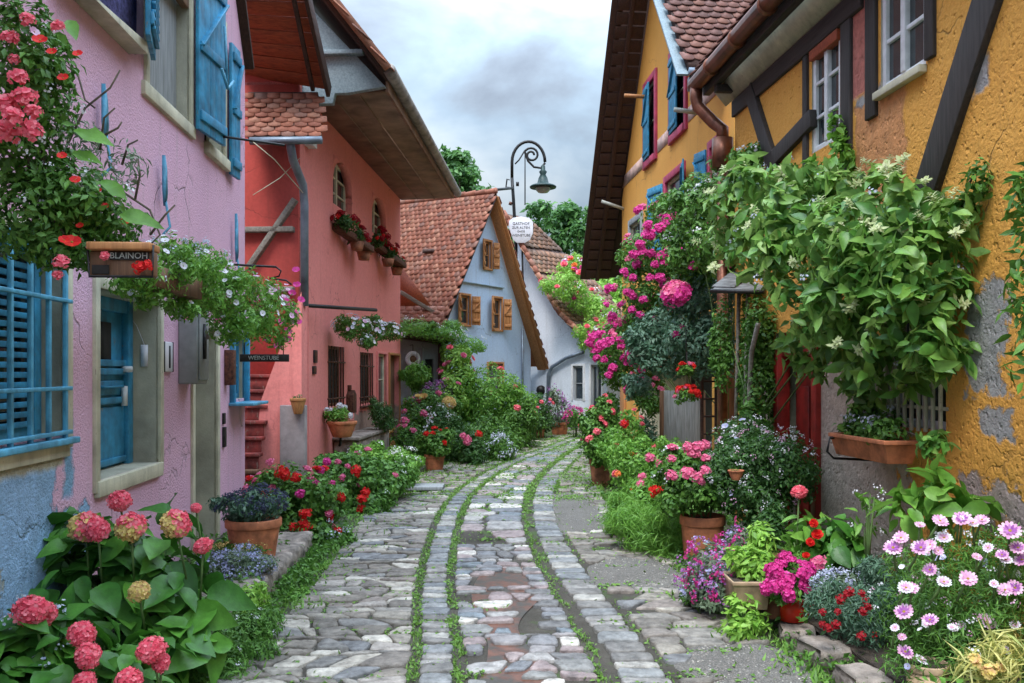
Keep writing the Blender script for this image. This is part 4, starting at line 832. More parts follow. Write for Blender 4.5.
# ------------------------------------------------------------ scroll lamp with the white sign
def lp(px, py): return at(px, py, 20)-Vector((at(517, 0, 20).x, 20, 0))
t = thing('street_lamp', 'tall iron lamp with a curled scroll top and a green bell shade', 'street lamp', (at(517, 0, 26.6).x, 26.6, -.545))
t.scale = (1.33,)*3
tie = (BW.w(ua, .15, za+.22)-Vector(t.location))/1.33
def pole(m):
    m.tube([(0, 0, 0), (0, 0, 1.2)], .055, 8); m.tube([(0, 0, 1.2), lp(516, 300), lp(516, 245), lp(513.5, 200), lp(512, 178)], .036, 8)
    pts = [lp(512, 178)]+[lp(528.5+16.5*math.cos(a), 162-20.5*math.sin(a)*(1 if a < 3 else 1)) for a in [math.pi-math.pi*i/14 for i in range(15)]]
    m.tube(pts, .034, 8)
part(t, 'pole', M['iron'], pole, smooth=True)
part(t, 'pole', M['iron'], lambda m: m.tube([lp(523.5, 300), lp(522, 245)], .022, 6), smooth=True)
def scroll(m):
    pts = [(545, 163), (541, 168), (534, 167), (528, 161), (524.5, 151)]+[(531.5+a_*math.cos(b_), 155-a_*math.sin(b_)) for a_, b_ in [(7.5-.24*i, 2.5-.42*i) for i in range(22)]]
    m.tube([lp(*q) for q in pts], .026, 7)
    m.tube([lp(524.5, 151), lp(519, 160), lp(515, 164)], .018, 6); m.tube([lp(525, 152), lp(525, 205)], .014, 5); m.tube([lp(513, 188), lp(506, 187), lp(507, 179), lp(509.5, 180)], .018, 6)
part(t, 'scroll', M['iron'], scroll, smooth=True); part(t, 'ornament', M['iron'], lambda m: m.tube([lp(516, 184), lp(519, 184)], .05, 8)); part(t, 'ornament', M['rust'], lambda m: m.tube([lp(509, 203), lp(512, 204)], .04, 8))
part(t, 'tie_rod', M['iron'], lambda m: m.tube([lp(513, 188), tie], .03, 6))
lc = lp(543, 188)
gsh = simple('green_lamp_enamel', (.012, .035, .032), .5, .3, var=.3)
part(t, 'lamp_shade', gsh, lambda m: m.lathe([(.02, .52), (.05, .48), (.05, .40), (.09, .36), (.06, .30), (.10, .22), (.13, .10), (.26, .06), (.30, .03), (.29, 0), (.18, .01)], lc, 20), smooth=True)
mgl, ntg, bg_ = newmat('lamp_globe'); bg_.inputs['Base Color'].default_value = (.35, .38, .36, 1); bg_.inputs['Roughness'].default_value = .15
part(t, 'globe', mgl, lambda m: m.lathe([(.17, .0), (.16, -.05), (.11, -.10), (.0, -.12)], lc, 16), smooth=True)
t = thing('name_sign', 'white shield shaped sign with dark lettering hanging on the lamp pole', 'sign', at(521, 230, 26.35))
part(t, 'board', M['paper'], lambda m: m.prism([(x/34.2, z/34.2) for x, z in ((-12, 9), (-8, 12), (0, 13.5), (8, 12), (12, 8), (12, -3), (9, -10), (4, -13), (-4, -13), (-8, -10), (-12, 2))][::-1], -.02, .02), .006)
for s_, z_, sz in (('GASTHOF', .18, .11), ('ZUR ALTEN', .065, .10), ('GASSE', -.045, .08), ('WEINSTUBE', -.16, .10)): text(t, s_, sz, (0, -.023, z_), (R(90), 0, 0), 'ink')
# ------------------------------------------------------------ hills and far trees
def hill(name, cx, cy, rx, ry, h, mat):
    mb = MB(); n = 40; k = 12; v = []
    for j in range(k+1):
        rr = j/k
        for i in range(n):
            a = 2*math.pi*i/n; v.append((cx+rx*rr*math.cos(a), cy+ry*rr*math.sin(a), h*(1-rr*rr)**1.5*(1+.12*math.sin(4*a+cx)*rr)-.05))
    mb.add(v, [(j*n+i, j*n+(i+1) % n, (j+1)*n+(i+1) % n, (j+1)*n+i) for j in range(k) for i in range(n)]); struct(mb.build(name, mat, smooth=True))
hm = simple('far_wooded_hill', (.06, .10, .10), .9, var=.4, scale=.05, bs=0)
hill('hill', 120, 700, 320, 220, 92, hm); hill('hill', -260, 620, 260, 160, 55, hm)
# ------------------------------------------------------------ leaves, flowers and plants
def leafmat(name, cols, trans=.25, rough=.5): return islands(name, cols, rough, .42 if 'broad' in name or 'vine' in name or 'fresh' in name else .3, 28, .4, .006, trans=trans, spec=.35, mottle=16)
G = {}
G['mid'] = leafmat('mid_green_leaves', [(0.046, 0.125, 0.018), (0.085, 0.211, 0.030), (0.143, 0.317, 0.048), (0.065, 0.158, 0.024)])
G['dark'] = leafmat('dark_green_leaves', [(0.023, 0.073, 0.017), (0.046, 0.125, 0.026), (0.078, 0.185, 0.036)])
G['lime'] = leafmat('light_green_leaves', [(0.130, 0.290, 0.036), (0.234, 0.449, 0.060), (0.338, 0.554, 0.096)])
G['fresh'] = leafmat('fresh_green_leaves', [(0.078, 0.211, 0.024), (0.143, 0.330, 0.042), (0.221, 0.436, 0.072)])
G['blue'] = leafmat('blue_green_leaves', [(0.039, 0.099, 0.054), (0.078, 0.172, 0.096), (0.156, 0.251, 0.168), (0.058, 0.132, 0.072)])
G['grey'] = leafmat('silvery_leaves', [(0.130, 0.198, 0.120), (0.221, 0.290, 0.180), (0.091, 0.145, 0.072)])
G['hyd'] = leafmat('broad_glossy_leaves', [(0.033, 0.125, 0.017), (0.058, 0.191, 0.024), (0.117, 0.310, 0.038), (0.046, 0.158, 0.022)], .15, .42)
G['vine'] = leafmat('vine_leaves', [(.03, .10, .018), (.06, .19, .03), (.12, .29, .045), (.22, .41, .08), (.04, .13, .03), (.08, .21, .04), (.16, .34, .06), (.32, .48, .13)], .28, .42)
G['char'] = leafmat('chartreuse_bracts', [(.34, .46, .16), (.50, .58, .28), (.62, .64, .40)], .3)
G['grass'] = leafmat('grass_blades', [(0.078, 0.185, 0.024), (0.143, 0.290, 0.042), (0.208, 0.370, 0.072)])
G['tree'] = leafmat('tree_leaves', [(.035, .10, .03), (.07, .18, .045), (.13, .28, .07)])
G['treel'] = leafmat('pale_tree_leaves', [(0.065, 0.185, 0.024), (0.130, 0.317, 0.036), (0.208, 0.422, 0.060)])
G['straw'] = leafmat('straw_leaves', [(0.520, 0.475, 0.120), (0.676, 0.634, 0.240), (0.286, 0.370, 0.084)])
def pet(name, *cols): return islands(name, list(cols), .6, .15, 20, 0, trans=.25, spec=.2)
P = dict(pink=pet('pink_petals', (.62, .06, .17), (.75, .14, .28), (.85, .30, .42)), coral=pet('coral_petals', (.72, .055, .10), (.84, .13, .18), (.90, .28, .31)),
    red=pet('red_petals', (.45, .006, .01), (.66, .012, .015), (.78, .05, .03)), mag=pet('magenta_petals', (.42, .012, .14), (.62, .03, .24), (.74, .10, .36)),
    yel=pet('cream_yellow_petals', (.62, .50, .12), (.74, .58, .22), (.66, .36, .18)), white=pet('white_petals', (.68, .68, .72), (.80, .80, .82), (.7, .66, .74)),
    lav=pet('lavender_petals', (.26, .27, .48), (.38, .40, .60), (.50, .50, .66)), navy=pet('navy_petals', (.03, .035, .07), (.06, .07, .12), (.10, .11, .16)),
    rose=pet('rose_pink_petals', (.60, .24, .46), (.74, .42, .60), (.84, .62, .74)), purp=pet('purple_petals', (.24, .06, .30), (.40, .14, .42), (.52, .26, .52)),
    orange=pet('orange_petals', (.75, .14, .03), (.80, .28, .08)), maroon=pet('maroon_petals', (.22, .006, .012), (.38, .012, .02)), pale=pet('pale_blue_petals', (.42, .48, .66), (.60, .64, .76), (.74, .74, .80)),
    centre=pet('flower_centres', (.45, .30, .04), (.25, .12, .03)))
def unit(a): return a/np.maximum(1e-9, np.linalg.norm(a, axis=-1, keepdims=True))
def leaves(mb, Pn, Nn, Ln, wr=.5, hi=False, fold=.18, droop=.25, T=None, m=0):
    """one curved leaf blade with a raised midrib fold per point"""
    n = len(Pn); 
    if n == 0: return
    if T is None:
        T = rng.normal(size=(n, 3)); T[:, 2] -= .45
    T = unit(T-Nn*np.sum(T*Nn, 1, keepdims=True)); Sd = np.cross(Nn, T)
    ts, ws = (([0, .07, .22, .42, .64, .84, 1], [.05, .42, .86, 1, .80, .40, 0]) if hi else ([0, .42, 1], [.1, 1, 0]))
    k = len(ts); V = np.zeros((n, k, 3, 3)); L_ = np.asarray(Ln).reshape(-1, 1)*np.ones((n, 1))
    dr = droop*rng.uniform(.2, 1.6, (n, 1))
    for i, (t_, w_) in enumerate(zip(ts, ws)):
        mid = Pn+T*L_*t_-Nn*L_*dr*t_*t_; hw = w_*wr*L_/2
        wav = (rng.normal(0, .04, (n, 1))*L_ if hi else 0)
        V[:, i, 1] = mid; V[:, i, 0] = mid-Sd*hw+Nn*(hw*fold*2+wav*w_); V[:, i, 2] = mid+Sd*hw+Nn*(hw*fold*2-wav*w_)
    base = (np.arange(n)*k*3)[:, None, None]; f = []
    for i in range(k-1):
        a = i*3; f += [[a, a+1, a+4, a+3], [a+1, a+2, a+5, a+4]]
    mb.add(V.reshape(-1, 3), (base+np.array(f)[None]).reshape(-1, 4), m)
def sample(blobs, n, inner=.45, upb=.0, pw=.6):
    """points through lumpy ellipsoids (x,y,z,rx,ry,rz) and outward directions"""
    B = np.array([b[:6] for b in blobs], float); wgt = (B[:, 3]*B[:, 5]+B[:, 3]*B[:, 4]+B[:, 4]*B[:, 5]); idx = rng.choice(len(B), n, p=wgt/wgt.sum())
    d = unit(rng.normal(size=(n, 3))); d[:, 2] += upb*rng.random(n); d = unit(d); r = inner+(1-inner)*rng.random(n)**pw
    ph = B[idx, 0]*3; lump = 1+.16*np.sin(d[:, 0]*5+ph)*np.cos(d[:, 2]*6+ph*2)+.10*np.sin(d[:, 1]*9+d[:, 2]*7+ph)
    r = r*lump; return B[idx, :3]+d*B[idx, 3:6]*r[:, None], d
def foliage(mb, blobs, n, L_, wr=.5, hi=False, jit=.6, inner=.4, droop=.25, fold=.18, up=.35, m=0, zmin=None):
    p, d = sample(blobs, n, inner)
    if zmin is not None: k = p[:, 2] > zmin; p, d = p[k], d[k]
    Nn = unit(d*.8+np.array([0, 0, up])+rng.normal(0, jit, p.shape)*.7)
    leaves(mb, p, Nn, L_*rng.uniform(.55, 1.25, len(p)), wr, hi, fold, droop, m=m)
def blades(mb, p, h, w_, lean=.5, m=0):
    n = len(p); a = rng.random(n)*6.283; T = np.c_[np.cos(a)*lean*rng.random(n), np.sin(a)*lean*rng.random(n), np.ones(n)]; T = unit(T)
    Nn = unit(np.c_[np.cos(a), np.sin(a), -.3*np.ones(n)]); leaves(mb, np.asarray(p), unit(Nn-T*np.sum(Nn*T, 1, keepdims=True)), h*rng.uniform(.5, 1.3, n), w_, False, .1, -.35, T=T, m=m)
# ---- flower heads, +Z is outward, size about 1 unit radius
def petals(mb, c, nrm, r_, k, wr, cup=.25, m=0, tw=None):
    nrm = Vector(nrm).normalized(); a = nrm.orthogonal().normalized(); b_ = nrm.cross(a); o = rnd.random()*6 if tw is None else tw; c = Vector(c)
    for i in range(k):
        t_ = o+2*math.pi*i/k; d = a*math.cos(t_)+b_*math.sin(t_); s_ = nrm.cross(d)*(r_*wr/2); j = 1+rnd.uniform(-.08, .08)
        p1 = c+d*r_*.12; p2 = c+d*r_*.62*j+nrm*r_*cup*.5; p3 = c+d*r_*j+nrm*r_*cup
        mb.add([p1-s_*.3, p1+s_*.3, p2+s_*1.05, p3+s_*.5, p3-s_*.5, p2-s_*1.05], [(0, 1, 2, 5), (5, 2, 3, 4)], m)
def ballhead(n, fr, k=4, dome=-.35, jit=.06, wr=.95, cols=1, split=None, core=True):
    mb = MB()
    for i in range(n):
        z = 1-(1-dome)*(i+.5)/n; a = i*2.39996; s_ = math.sqrt(max(0, 1-z*z)); d = Vector((s_*math.cos(a), s_*math.sin(a), z)); d += Vector((rnd.gauss(0, jit), rnd.gauss(0, jit), rnd.gauss(0, jit)))
        petals(mb, d*(1-rnd.random()*.16), d+Vector((rnd.gauss(0, .28), rnd.gauss(0, .28), rnd.gauss(0, .15))), fr*rnd.uniform(.8, 1.15), k, wr, .28, split(d) if split else 0)
    mb.lathe([(.0, -.45), (.5, -.3), (.70, 0), (.5, .46), (0, .68)], (0, 0, 0), 10) if core else None; return mb
HEADS = {}
def head(kind, col):
    if (kind, col) in HEADS: return HEADS[(kind, col)]
    mt = [P[c] for c in (col if isinstance(col, tuple) else (col,))]; cn = P['centre']
    if kind == 'hyd': mb = ballhead(105, .27, split=None if len(mt) == 1 else (lambda d: 1 if d.x*.8+d.z*.3+rnd.gauss(0, .25) < .05 else 0))
    elif kind == 'ger': mb = ballhead(22, .42, 5, .0, .12)
    elif kind == 'tiny': mb = ballhead(8, .33, 5, .1, .35, core=False)
    elif kind == 'pet':
        mb = MB(); petals(mb, (0, 0, 0), (0, 0, 1), 1, 5, 1.25, .35); mb.lathe([(0, .06), (.14, .10), (.16, 0)], (0, 0, 0), 7, 1); mt = mt+[cn]
    elif kind == 'daisy':
        mb = MB(); petals(mb, (0, 0, 0), (0, 0, 1), 1, 14, .42, .18); petals(mb, (0, 0, .05), (0, 0, 1), .62, 10, .4, .5, len(mt)-1); mb.lathe([(.0, .16), (.14, .14), (.2, .02)], (0, 0, 0), 9, len(mt)); mt = mt+[cn]
    elif kind == 'rose':
        mb = MB()
        for r_, k, cup, z in ((1, 6, .45, 0), (.8, 6, .75, .08), (.6, 5, 1.1, .12), (.4, 4, 1.6, .15)): petals(mb, (0, 0, z), (0, 0, 1), r_, k, 1.1, cup)
    elif kind == 'spray':
        mb = MB()
        for i in range(14):
            t_ = i/14; petals(mb, (rnd.gauss(0, .09), rnd.gauss(0, .09), t_*2), (rnd.gauss(0, 1), rnd.gauss(0, 1), .4), .20*(1.2-t_*.6), 4, .9, .2)
    elif kind == 'bract':
        mb = MB()
        for i in range(22):
            a = i*2.4; h_ = i/22*1.5; d = Vector((math.cos(a), math.sin(a), .5+.5*rnd.random())); leaves(mb, np.array([[rnd.gauss(0, .12)+h_*.3, rnd.gauss(0, .12), h_-.4]]), unit(np.array([[-d.x*.4, -d.y*.4, 1.]])), [rnd.uniform(.5, .95)*(1.15-h_*.45)], .42, True, .2, .3, T=np.array([d[:]]))
        mt = [G['char']]
    me = mb.mesh(kind+'_head', mt); HEADS[(kind, col)] = me; return me
def put(par, org, kind, col, pos, d, s, name='flower_head', roll=None):
    o = bpy.data.objects.new(name, head(kind, col)); COL.objects.link(o); o.parent = par; o.location = Vector(pos)-Vector(org)
    if kind in ('hyd', 'ger'): s *= .80
    q = Vector(d).to_track_quat('Z', 'Y'); o.rotation_mode = 'QUATERNION'; o.rotation_quaternion = q @ Matrix.Rotation(rnd.random()*6.28 if roll is None else roll, 3, 'Z').to_quaternion(); o.scale = (s, s*rnd.uniform(.85, 1.1), s*(.78 if kind == 'hyd' else rnd.uniform(.7, .95))); return o
def blob(px, py, rx, ry, Y, ryy=None):
    c = at(px, py, Y); a, b_ = rx*Y/F, ry*Y/F; return (c.x, c.y, c.z, a, ryy if ryy else min(a, b_)*.9+.05, b_)
def plant(name, label, cat, blobs, n, mat, L_, wr=.5, hi=False, base=None, stems=6, flowers=(), group=None, pot=None, inner=.4, droop=.25, up=.35, extra=None, jit=.6, fname='foliage', lumps=True):
    B = [blob(*b) if len(b) < 7 else b[:6] for b in blobs]
    ex = []
    for b in B:
        if lumps and n > 150:
            for _ in range(4):
                d = Vector((rnd.gauss(0, 1), rnd.gauss(0, .6)-.2, rnd.gauss(0, 1)+.15)).normalized(); k_ = rnd.uniform(.28, .5); j_ = rnd.uniform(.75, 1.08)
                ex.append((b[0]+d.x*b[3]*j_, b[1]+d.y*b[4]*j_, b[2]+d.z*b[5]*j_, b[3]*k_, b[4]*k_, b[5]*k_))
    if base is None: base = (B[0][0], B[0][1], max(0, min(b[2]-b[5] for b in B)))
    t = thing(name, label, cat, base, 0, group); mb = MB()
    foliage(mb, B+ex, int(n*1.25), L_, wr, hi, inner=inner, droop=droop, up=up, jit=jit, zmin=(0.0 if base[2] < .5 else None)); o = mb.build(fname, G[mat], t, True, origin=base)
    if stems:
        sb = MB(); bb = Vector(base)
        for i in range(stems):
            b_ = B[i % len(B)]; q = Vector(b_[:3])+Vector((rnd.uniform(-.5, .5)*b_[3], rnd.uniform(-.5, .5)*b_[4], rnd.uniform(-.3, .5)*b_[5])); p0 = bb+Vector((rnd.uniform(-.3, .3)*B[0][3], rnd.uniform(-.3, .3)*B[0][4], 0))
            sb.tube([p0, p0.lerp(q, .5)+Vector((0, 0, .1*b_[5])), q] if q.z-p0.z < 1.3 else [p0, Vector((p0.x, p0.y, p0.z+(q.z-p0.z)*.45)), p0.lerp(q, .35)+Vector((0, 0, (q.z-p0.z)*.35)), q], .012 if L_ < .15 else .016, 5, r2=.005)
        sb.build('stem', M['stem'] if base[2] < 1.2 else M['bark'], t, origin=base)
    for fl in flowers:
        kind, col, how, s_ = fl[:4]; opt = fl[4] if len(fl) > 4 else {}
        if isinstance(how, int):
            p, d = sample(B if 'only' not in opt else [B[i] for i in opt['only']], how*3, .97, .6); p = p+d*0; ok = (d[:, 2] > -.25) & ((d[:, 1] < .35) | (rng.random(len(d)) < .3)) & (p[:, 2] > .05); p, d = p[ok][:how], d[ok][:how]
            for a, dd in zip(p, d): put(t, base, kind, col, Vector(a)+Vector(dd)*s_*.4, Vector(dd)+Vector((rnd.gauss(0, .2), rnd.gauss(0, .2)-.15, .35)), s_*rnd.uniform(.75, 1.2))
        else:
            for e in how:
                px, py, Y = e[:3]; rr = e[3]/F*Y if len(e) > 3 else s_; pos = at(px, py, Y); put(t, base, kind, col, pos, Vector((-pos.x*.12+rnd.gauss(0, .25), -.45-rnd.random()*.3, .85)) if kind == 'daisy' else Vector((-pos.x*.12+rnd.gauss(0, .12), -.75, .65)), rr)
                if opt.get('stalk', 0): sb = MB(); sb.tube([pos, pos+Vector((rnd.uniform(-.05, .05), .05, -opt['stalk']))], .006, 5); sb.build('stem', M['stem'], t, origin=base)
    if pot: pot(t, base)
    if extra: extra(t, base)
    return t
def potfn(px0, px1, py0, py1, Y, mat='terra', taper=.72, rim=True, k=28, dz=0):
    """a pot whose rim spans px0..px1 at py0 and foot stands at py1"""
    def f(t, base):
        a, b_ = at(px0, py0, Y), at(px1, py1, Y); r_ = (b_.x-a.x)/2; h = a.z-b_.z; c = (((a+b_)/2).x-base[0], Y-base[1], b_.z-base[2])
        pr = [(.02, .0), (r_*taper, 0), (r_*taper*1.03, .02*h), (r_*.93, h*.78), (r_*.93, h*.80)] if rim else [(.02, 0), (r_*taper, 0), (r_*.85, h*.5), (r_*.97, h*.93)]
        pr += [(r_, h*.81), (r_*1.01, h*.97), (r_*.985, h), (r_*.90, h), (r_*.88, h*.9), (.0, h*.88)]
        mb = MB(); mb.lathe(pr, c, k); mb.build('pot', M[mat], t, smooth=False, bevel=.004 if r_ > .1 else 0)
        sb = MB(); sb.lathe([(r_*.88, h*.905), (.0, h*.93)], c, 14); sb.build('soil', M['soil'], t)
    return f
def troughfn(px0, px1, py0, py1, Y, dep, mat='beigepot', rz=0):
    def f(t, base):
        a, b_ = at(px0, py0, Y), at(px1, py1, Y); w_ = (b_.x-a.x)/2; h = a.z-b_.z; c = Vector((((a+b_)/2).x-base[0], Y-base[1]+dep/2, b_.z-base[2]))
        mb = MB(); lo_, hi_ = .86, 1
        def ring(kx, z): return [Vector((sx*(w_*kx), sy*dep/2*kx, z)) for sx, sy in ((-1, -1), (1, -1), (1, 1), (-1, 1))]
        v = ring(lo_, 0)+ring(.96, h*.85)+ring(1.02, h*.86)+ring(1.03, h)+ring(.93, h)+ring(.9, h*.86); rot = Matrix.Rotation(rz, 3, 'Z')
        mb.add([rot @ p+c for p in v], [(3, 2, 1, 0)]+[(r_*4+i, r_*4+(i+1) % 4, r_*4+4+(i+1) % 4, r_*4+4+i) for r_ in range(5) for i in range(4)]); mb.build('pot', M[mat], t, bevel=.006)
        sb = MB(); sb.add([rot @ p+c+Vector((0, 0, .01)) for p in ring(.9, h*.86)], [(0, 1, 2, 3)]); sb.build('soil', M['soil'], t)
    return f
def rock(name, sx, sy, sz, loc, rz, label=None, group=None, mat='stone', cat='stone', seed=0):
    mb = MB(); n = 5; idx = {}; v = []; f = []
    def vid(i, j, k):
        if (i, j, k) not in idx:
            p = Vector((i/n*2-1, j/n*2-1, k/n*2-1)); q = p/max(1e-6, (abs(p.x)**9+abs(p.y)**9+abs(p.z)**9)**(1/9)); w_ = 1+.05*math.sin(q.x*4+seed*3)+.06*math.cos(q.y*5+seed*7+q.z*4)+rnd.gauss(0, .015)
            idx[(i, j, k)] = len(v); v.append((q.x*sx/2*w_, q.y*sy/2*w_, (q.z*w_+.9)*sz/2))
        return idx[(i, j, k)]
    for a in range(n):
        for b_ in range(n):
            for s_ in (0, n):
                f += [[vid(a, b_, s_), vid(a+1, b_, s_), vid(a+1, b_+1, s_), vid(a, b_+1, s_)], [vid(a, s_, b_), vid(a+1, s_, b_), vid(a+1, s_, b_+1), vid(a, s_, b_+1)], [vid(s_, a, b_), vid(s_, a+1, b_), vid(s_, a+1, b_+1), vid(s_, a, b_+1)]]
    mb.add(v, f); o = mb.build(name, M[mat], smooth=True); o.location = loc; o.rotation_euler = (0, 0, rz); return tag(o, label, cat, group)
# kerb stones along the beds
KL = [(5.2, .42), (5.68, .40), (6.12, .44), (6.6, .42), (7.05, .40), (7.5, .42), (7.95, .38)]
for i, (Y, s_) in enumerate(KL):
    rock('kerb_stone', .30, s_, .22, (eL(Y)-.36, Y, 0), rnd.uniform(-.1, .1), 'rough brown grey stone block edging the left flower bed', 'stone blocks edging the left bed', seed=i)
for i, Y in enumerate((4.15, 4.6, 5.05, 5.5, 5.95, 6.4, 6.85, 7.3)):
    rock('kerb_stone', .21, rnd.uniform(.26, .40), rnd.uniform(.09, .15), (eR(Y)+.14+rnd.uniform(-.03, .03), Y, 0), rnd.uniform(-.3, .3), 'rough grey stone block edging the right flower bed', 'stone blocks edging the right bed', seed=i+20)
for i, (px, py) in enumerate(((262, 640), (300, 575), (745, 632), (790, 655), (283, 600))):
    pass
# ---------------- grass in the joints and at the foot of the walls
def strip(f, y0, y1, n, wd, h, mb, clump=1.0):
    ys = y0+(y1-y0)*rng.random(n)**1.3; k = (np.sin(ys*5.1)+np.sin(ys*11.7+1)+np.sin(ys*2.3+2)) > -1.4*clump; ys = ys[k]
    x = np.array([f(y)+.022*math.sin(y*7.3)+.015*math.sin(y*17) for y in ys])+rng.normal(0, wd, len(ys))*rng.choice([.7, 1, 3], len(ys)); blades(mb, np.c_[x, ys, np.full(len(ys), .004)], h, .22, .9)
def sprig(mb, f, y0, y1, n, wd, h=.045):
    ys = y0+(y1-y0)*rng.random(n)**1.2; k = (np.sin(ys*6.3+f(5)*9)+np.sin(ys*13.1)) > -.9; ys = ys[k]; x = np.array([f(y)+.02*math.sin(y*7.3) for y in ys])+rng.normal(0, wd, len(ys))*rng.choice([.6, 1, 3.2], len(ys))
    p = np.c_[x, ys, rng.uniform(.008, .032, len(ys))]; leaves(mb, p, unit(np.c_[rng.normal(0, .5, len(ys)), rng.normal(0, .5, len(ys)), np.ones(len(ys))]), h*rng.uniform(.4, 1.1, len(ys)), .55)
mb = MB()
for f, wd in ((g1, .034), (g2, .022), (r0, .014), (r2, .03)):
    strip(f, 3, 27, 5200 if f in (g1, g2) else (3000 if f is r0 else 700), wd*.8, .032, mb, .35); sprig(mb, f, 3, 27, 4600 if f in (g1, g2) else (2500 if f is r0 else 600), wd, .032)
for f in (eL, eR): strip(f, 3, 27, 3500, .07, .07, mb); sprig(mb, f, 3, 27, 4500, .09)
for _ in range(1500):     # moss between the far cobbles
    Y = 11.5+12.5*rnd.random(); X = rnd.uniform(eL(Y), eR(Y)); n = rnd.randint(8, 26)
    p = np.c_[X+rng.normal(0, .08, n), Y+rng.normal(0, .018, n), rng.uniform(.01, .035, n)]; leaves(mb, p, unit(rng.normal(0, .4, (n, 3))+[0, 0, 1]), .045*rng.uniform(.4, 1.2, n), .6)
xs = []
for _ in range(480):     # loose clumps between stones
    Y = rnd.choice((4+8*rnd.random(), 11+13*rnd.random(), 11+13*rnd.random())); X = rnd.uniform(eL(Y)+.05, eR(Y)-.05)
    if Y < 9 and g2(Y)+.1 < X < r1(Y) and rnd.random() < .7: continue
    n = rnd.randint(15, 80); p = np.c_[X+rng.normal(0, .09, n), Y+rng.normal(0, .03 if rnd.random() < .6 else .10, n), rng.uniform(.005, .03, n)]; leaves(mb, p, unit(rng.normal(0, .4, (n, 3))+[0, 0, 1]), .04*rng.uniform(.4, 1.2, n), .55)
tag(struct(mb.build('joint_grass', G['grass'], smooth=True), 'stuff'), 'short green grass and moss growing in the joints of the paving', 'grass')
mb = MB()
for _ in range(260):
    Y = rnd.uniform(8.5, 24); s_ = rnd.random()
    X = rnd.uniform(eL(Y)-1.6, eL(Y)-.1) if s_ < .5 else rnd.uniform(eR(Y)+.1, eR(Y)+1.3)
    n = 60; p = np.c_[X+rng.normal(0, .14, n), Y+rng.normal(0, .14, n), rng.uniform(0, .10, n)]; leaves(mb, p, unit(rng.normal(0, .6, (n, 3))+[0, 0, .8]), .07*rng.uniform(.5, 1.3, n), .5)
for _ in range(120):
    s_ = rnd.random(); Y = rnd.uniform(3.5, 8.5); X = rnd.uniform(PX(Y)+.1, eL(Y)-.3) if s_ < .5 else rnd.uniform(eR(Y)+.3, NX(Y)-.1)
    n = 70; p = np.c_[X+rng.normal(0, .10, n), Y+rng.normal(0, .10, n), rng.uniform(.16, .26, n)]; leaves(mb, p, unit(rng.normal(0, .6, (n, 3))+[0, 0, .8]), .05*rng.uniform(.5, 1.3, n), .5)
for _ in range(120):     # weeds along the kerb stones
    Y = rnd.uniform(4.3, 8.8); X = eL(Y)-.17+rnd.gauss(0, .06) if rnd.random() < .6 else eR(Y)+.12+rnd.gauss(0, .09); n = 90; p = np.c_[X+rng.normal(0, .06, n), Y+rng.normal(0, .1, n), rng.uniform(0, .11, n)]; leaves(mb, p, unit(rng.normal(0, .7, (n, 3))+[0, 0, .6]), .045*rng.uniform(.5, 1.3, n), .45)
tag(struct(mb.build('ground_cover', G['mid'], smooth=True), 'stuff'), 'low green ground cover under the shrubs on both sides', 'ground cover')
# ------------------------------------------------------------ LEFT SIDE PLANTS
plant('hydrangea_bush', 'broad leaved hydrangea with pink and yellow heads against the purple wall, the taller one', 'hydrangea',
  [(112, 585, 62, 52, 4.9, .35), (165, 590, 48, 45, 4.9, .3), (75, 560, 40, 40, 4.95, .25), (150, 545, 45, 30, 5.0, .25), (130, 640, 70, 40, 4.75, .35)], 330, 'hyd', .215, .62, True, base=(-2.0, 4.95, .15), stems=14, inner=.55, droop=.3, up=.9, jit=.45,
  flowers=[('hyd', ('coral', 'yel'), [(86, 527, 4.72, 19), (131, 527, 4.62, 18), (176, 524, 4.7, 17)], .1, dict(stalk=.3)), ('hyd', 'coral', [(120, 501, 4.9, 13), (203, 546, 4.7, 11), (196, 508, 4.9, 6), (98, 530, 4.66, 14)], .1, dict(stalk=.3)), ('hyd', 'yel', [(139, 592, 4.45, 13)], .07, dict(stalk=.2))])
plant('hydrangea_bush', 'low hydrangea with coral pink ball heads in the front left corner', 'hydrangea',
  [(70, 665, 62, 40, 4.25, .3), (25, 645, 40, 40, 4.2, .25), (140, 672, 45, 28, 4.3, .25), (10, 690, 60, 30, 4.0, .3)], 280, 'hyd', .165, .64, True, base=(-1.95, 4.25, .1), stems=10, inner=.5, up=.9, jit=.45,
  flowers=[('hyd', 'coral', [(32, 611, 4.05, 21), (82, 634, 4.02, 15), (88, 656, 3.95, 16), (151, 650, 4.05, 16), (161, 662, 4.08, 12), (129, 681, 3.95, 16), (84, 683, 3.9, 14), (46, 614, 4.1, 14)], .1, dict(stalk=.25)), ('tiny', 'pale', 12, .03, dict(only=[1]))])
plant('feathery_plant', 'low feathery green plant with tiny white flowers on the front left of the paving', 'plant', [(232, 640, 42, 34, 5.3, .3), (205, 665, 40, 25, 4.9, .25), (262, 628, 22, 20, 5.6, .2)], 5200, 'mid', .045, .28, flowers=[('tiny', 'white', 34, .014)], base=(-1.7, 5.3, .02))
plant('green_weed', 'small patch of green weeds at the left kerb stones', 'plant', [(300, 600, 18, 14, 6.6, .2), (325, 578, 16, 12, 7.6, .2)], 1500, 'fresh', .05, .4, base=(-1.6, 6.9, .0))
plant('lavender_mound', 'rounded mound of pale lavender blue flowers on the kerb stones', 'flowering plant', [(232, 572, 38, 20, 6.5, .24)], 2600, 'grey', .04, .3, flowers=[('tiny', 'lav', 100, .022), ('tiny', 'lav', 100, .020)], base=(-2.0, 6.5, .17))
plant('lime_plant', 'small light green upright plant between the lavender mound and the paving', 'plant', [(250, 600, 14, 20, 5.9, .15)], 500, 'lime', .06, .3, base=(-1.75, 5.9, .1))
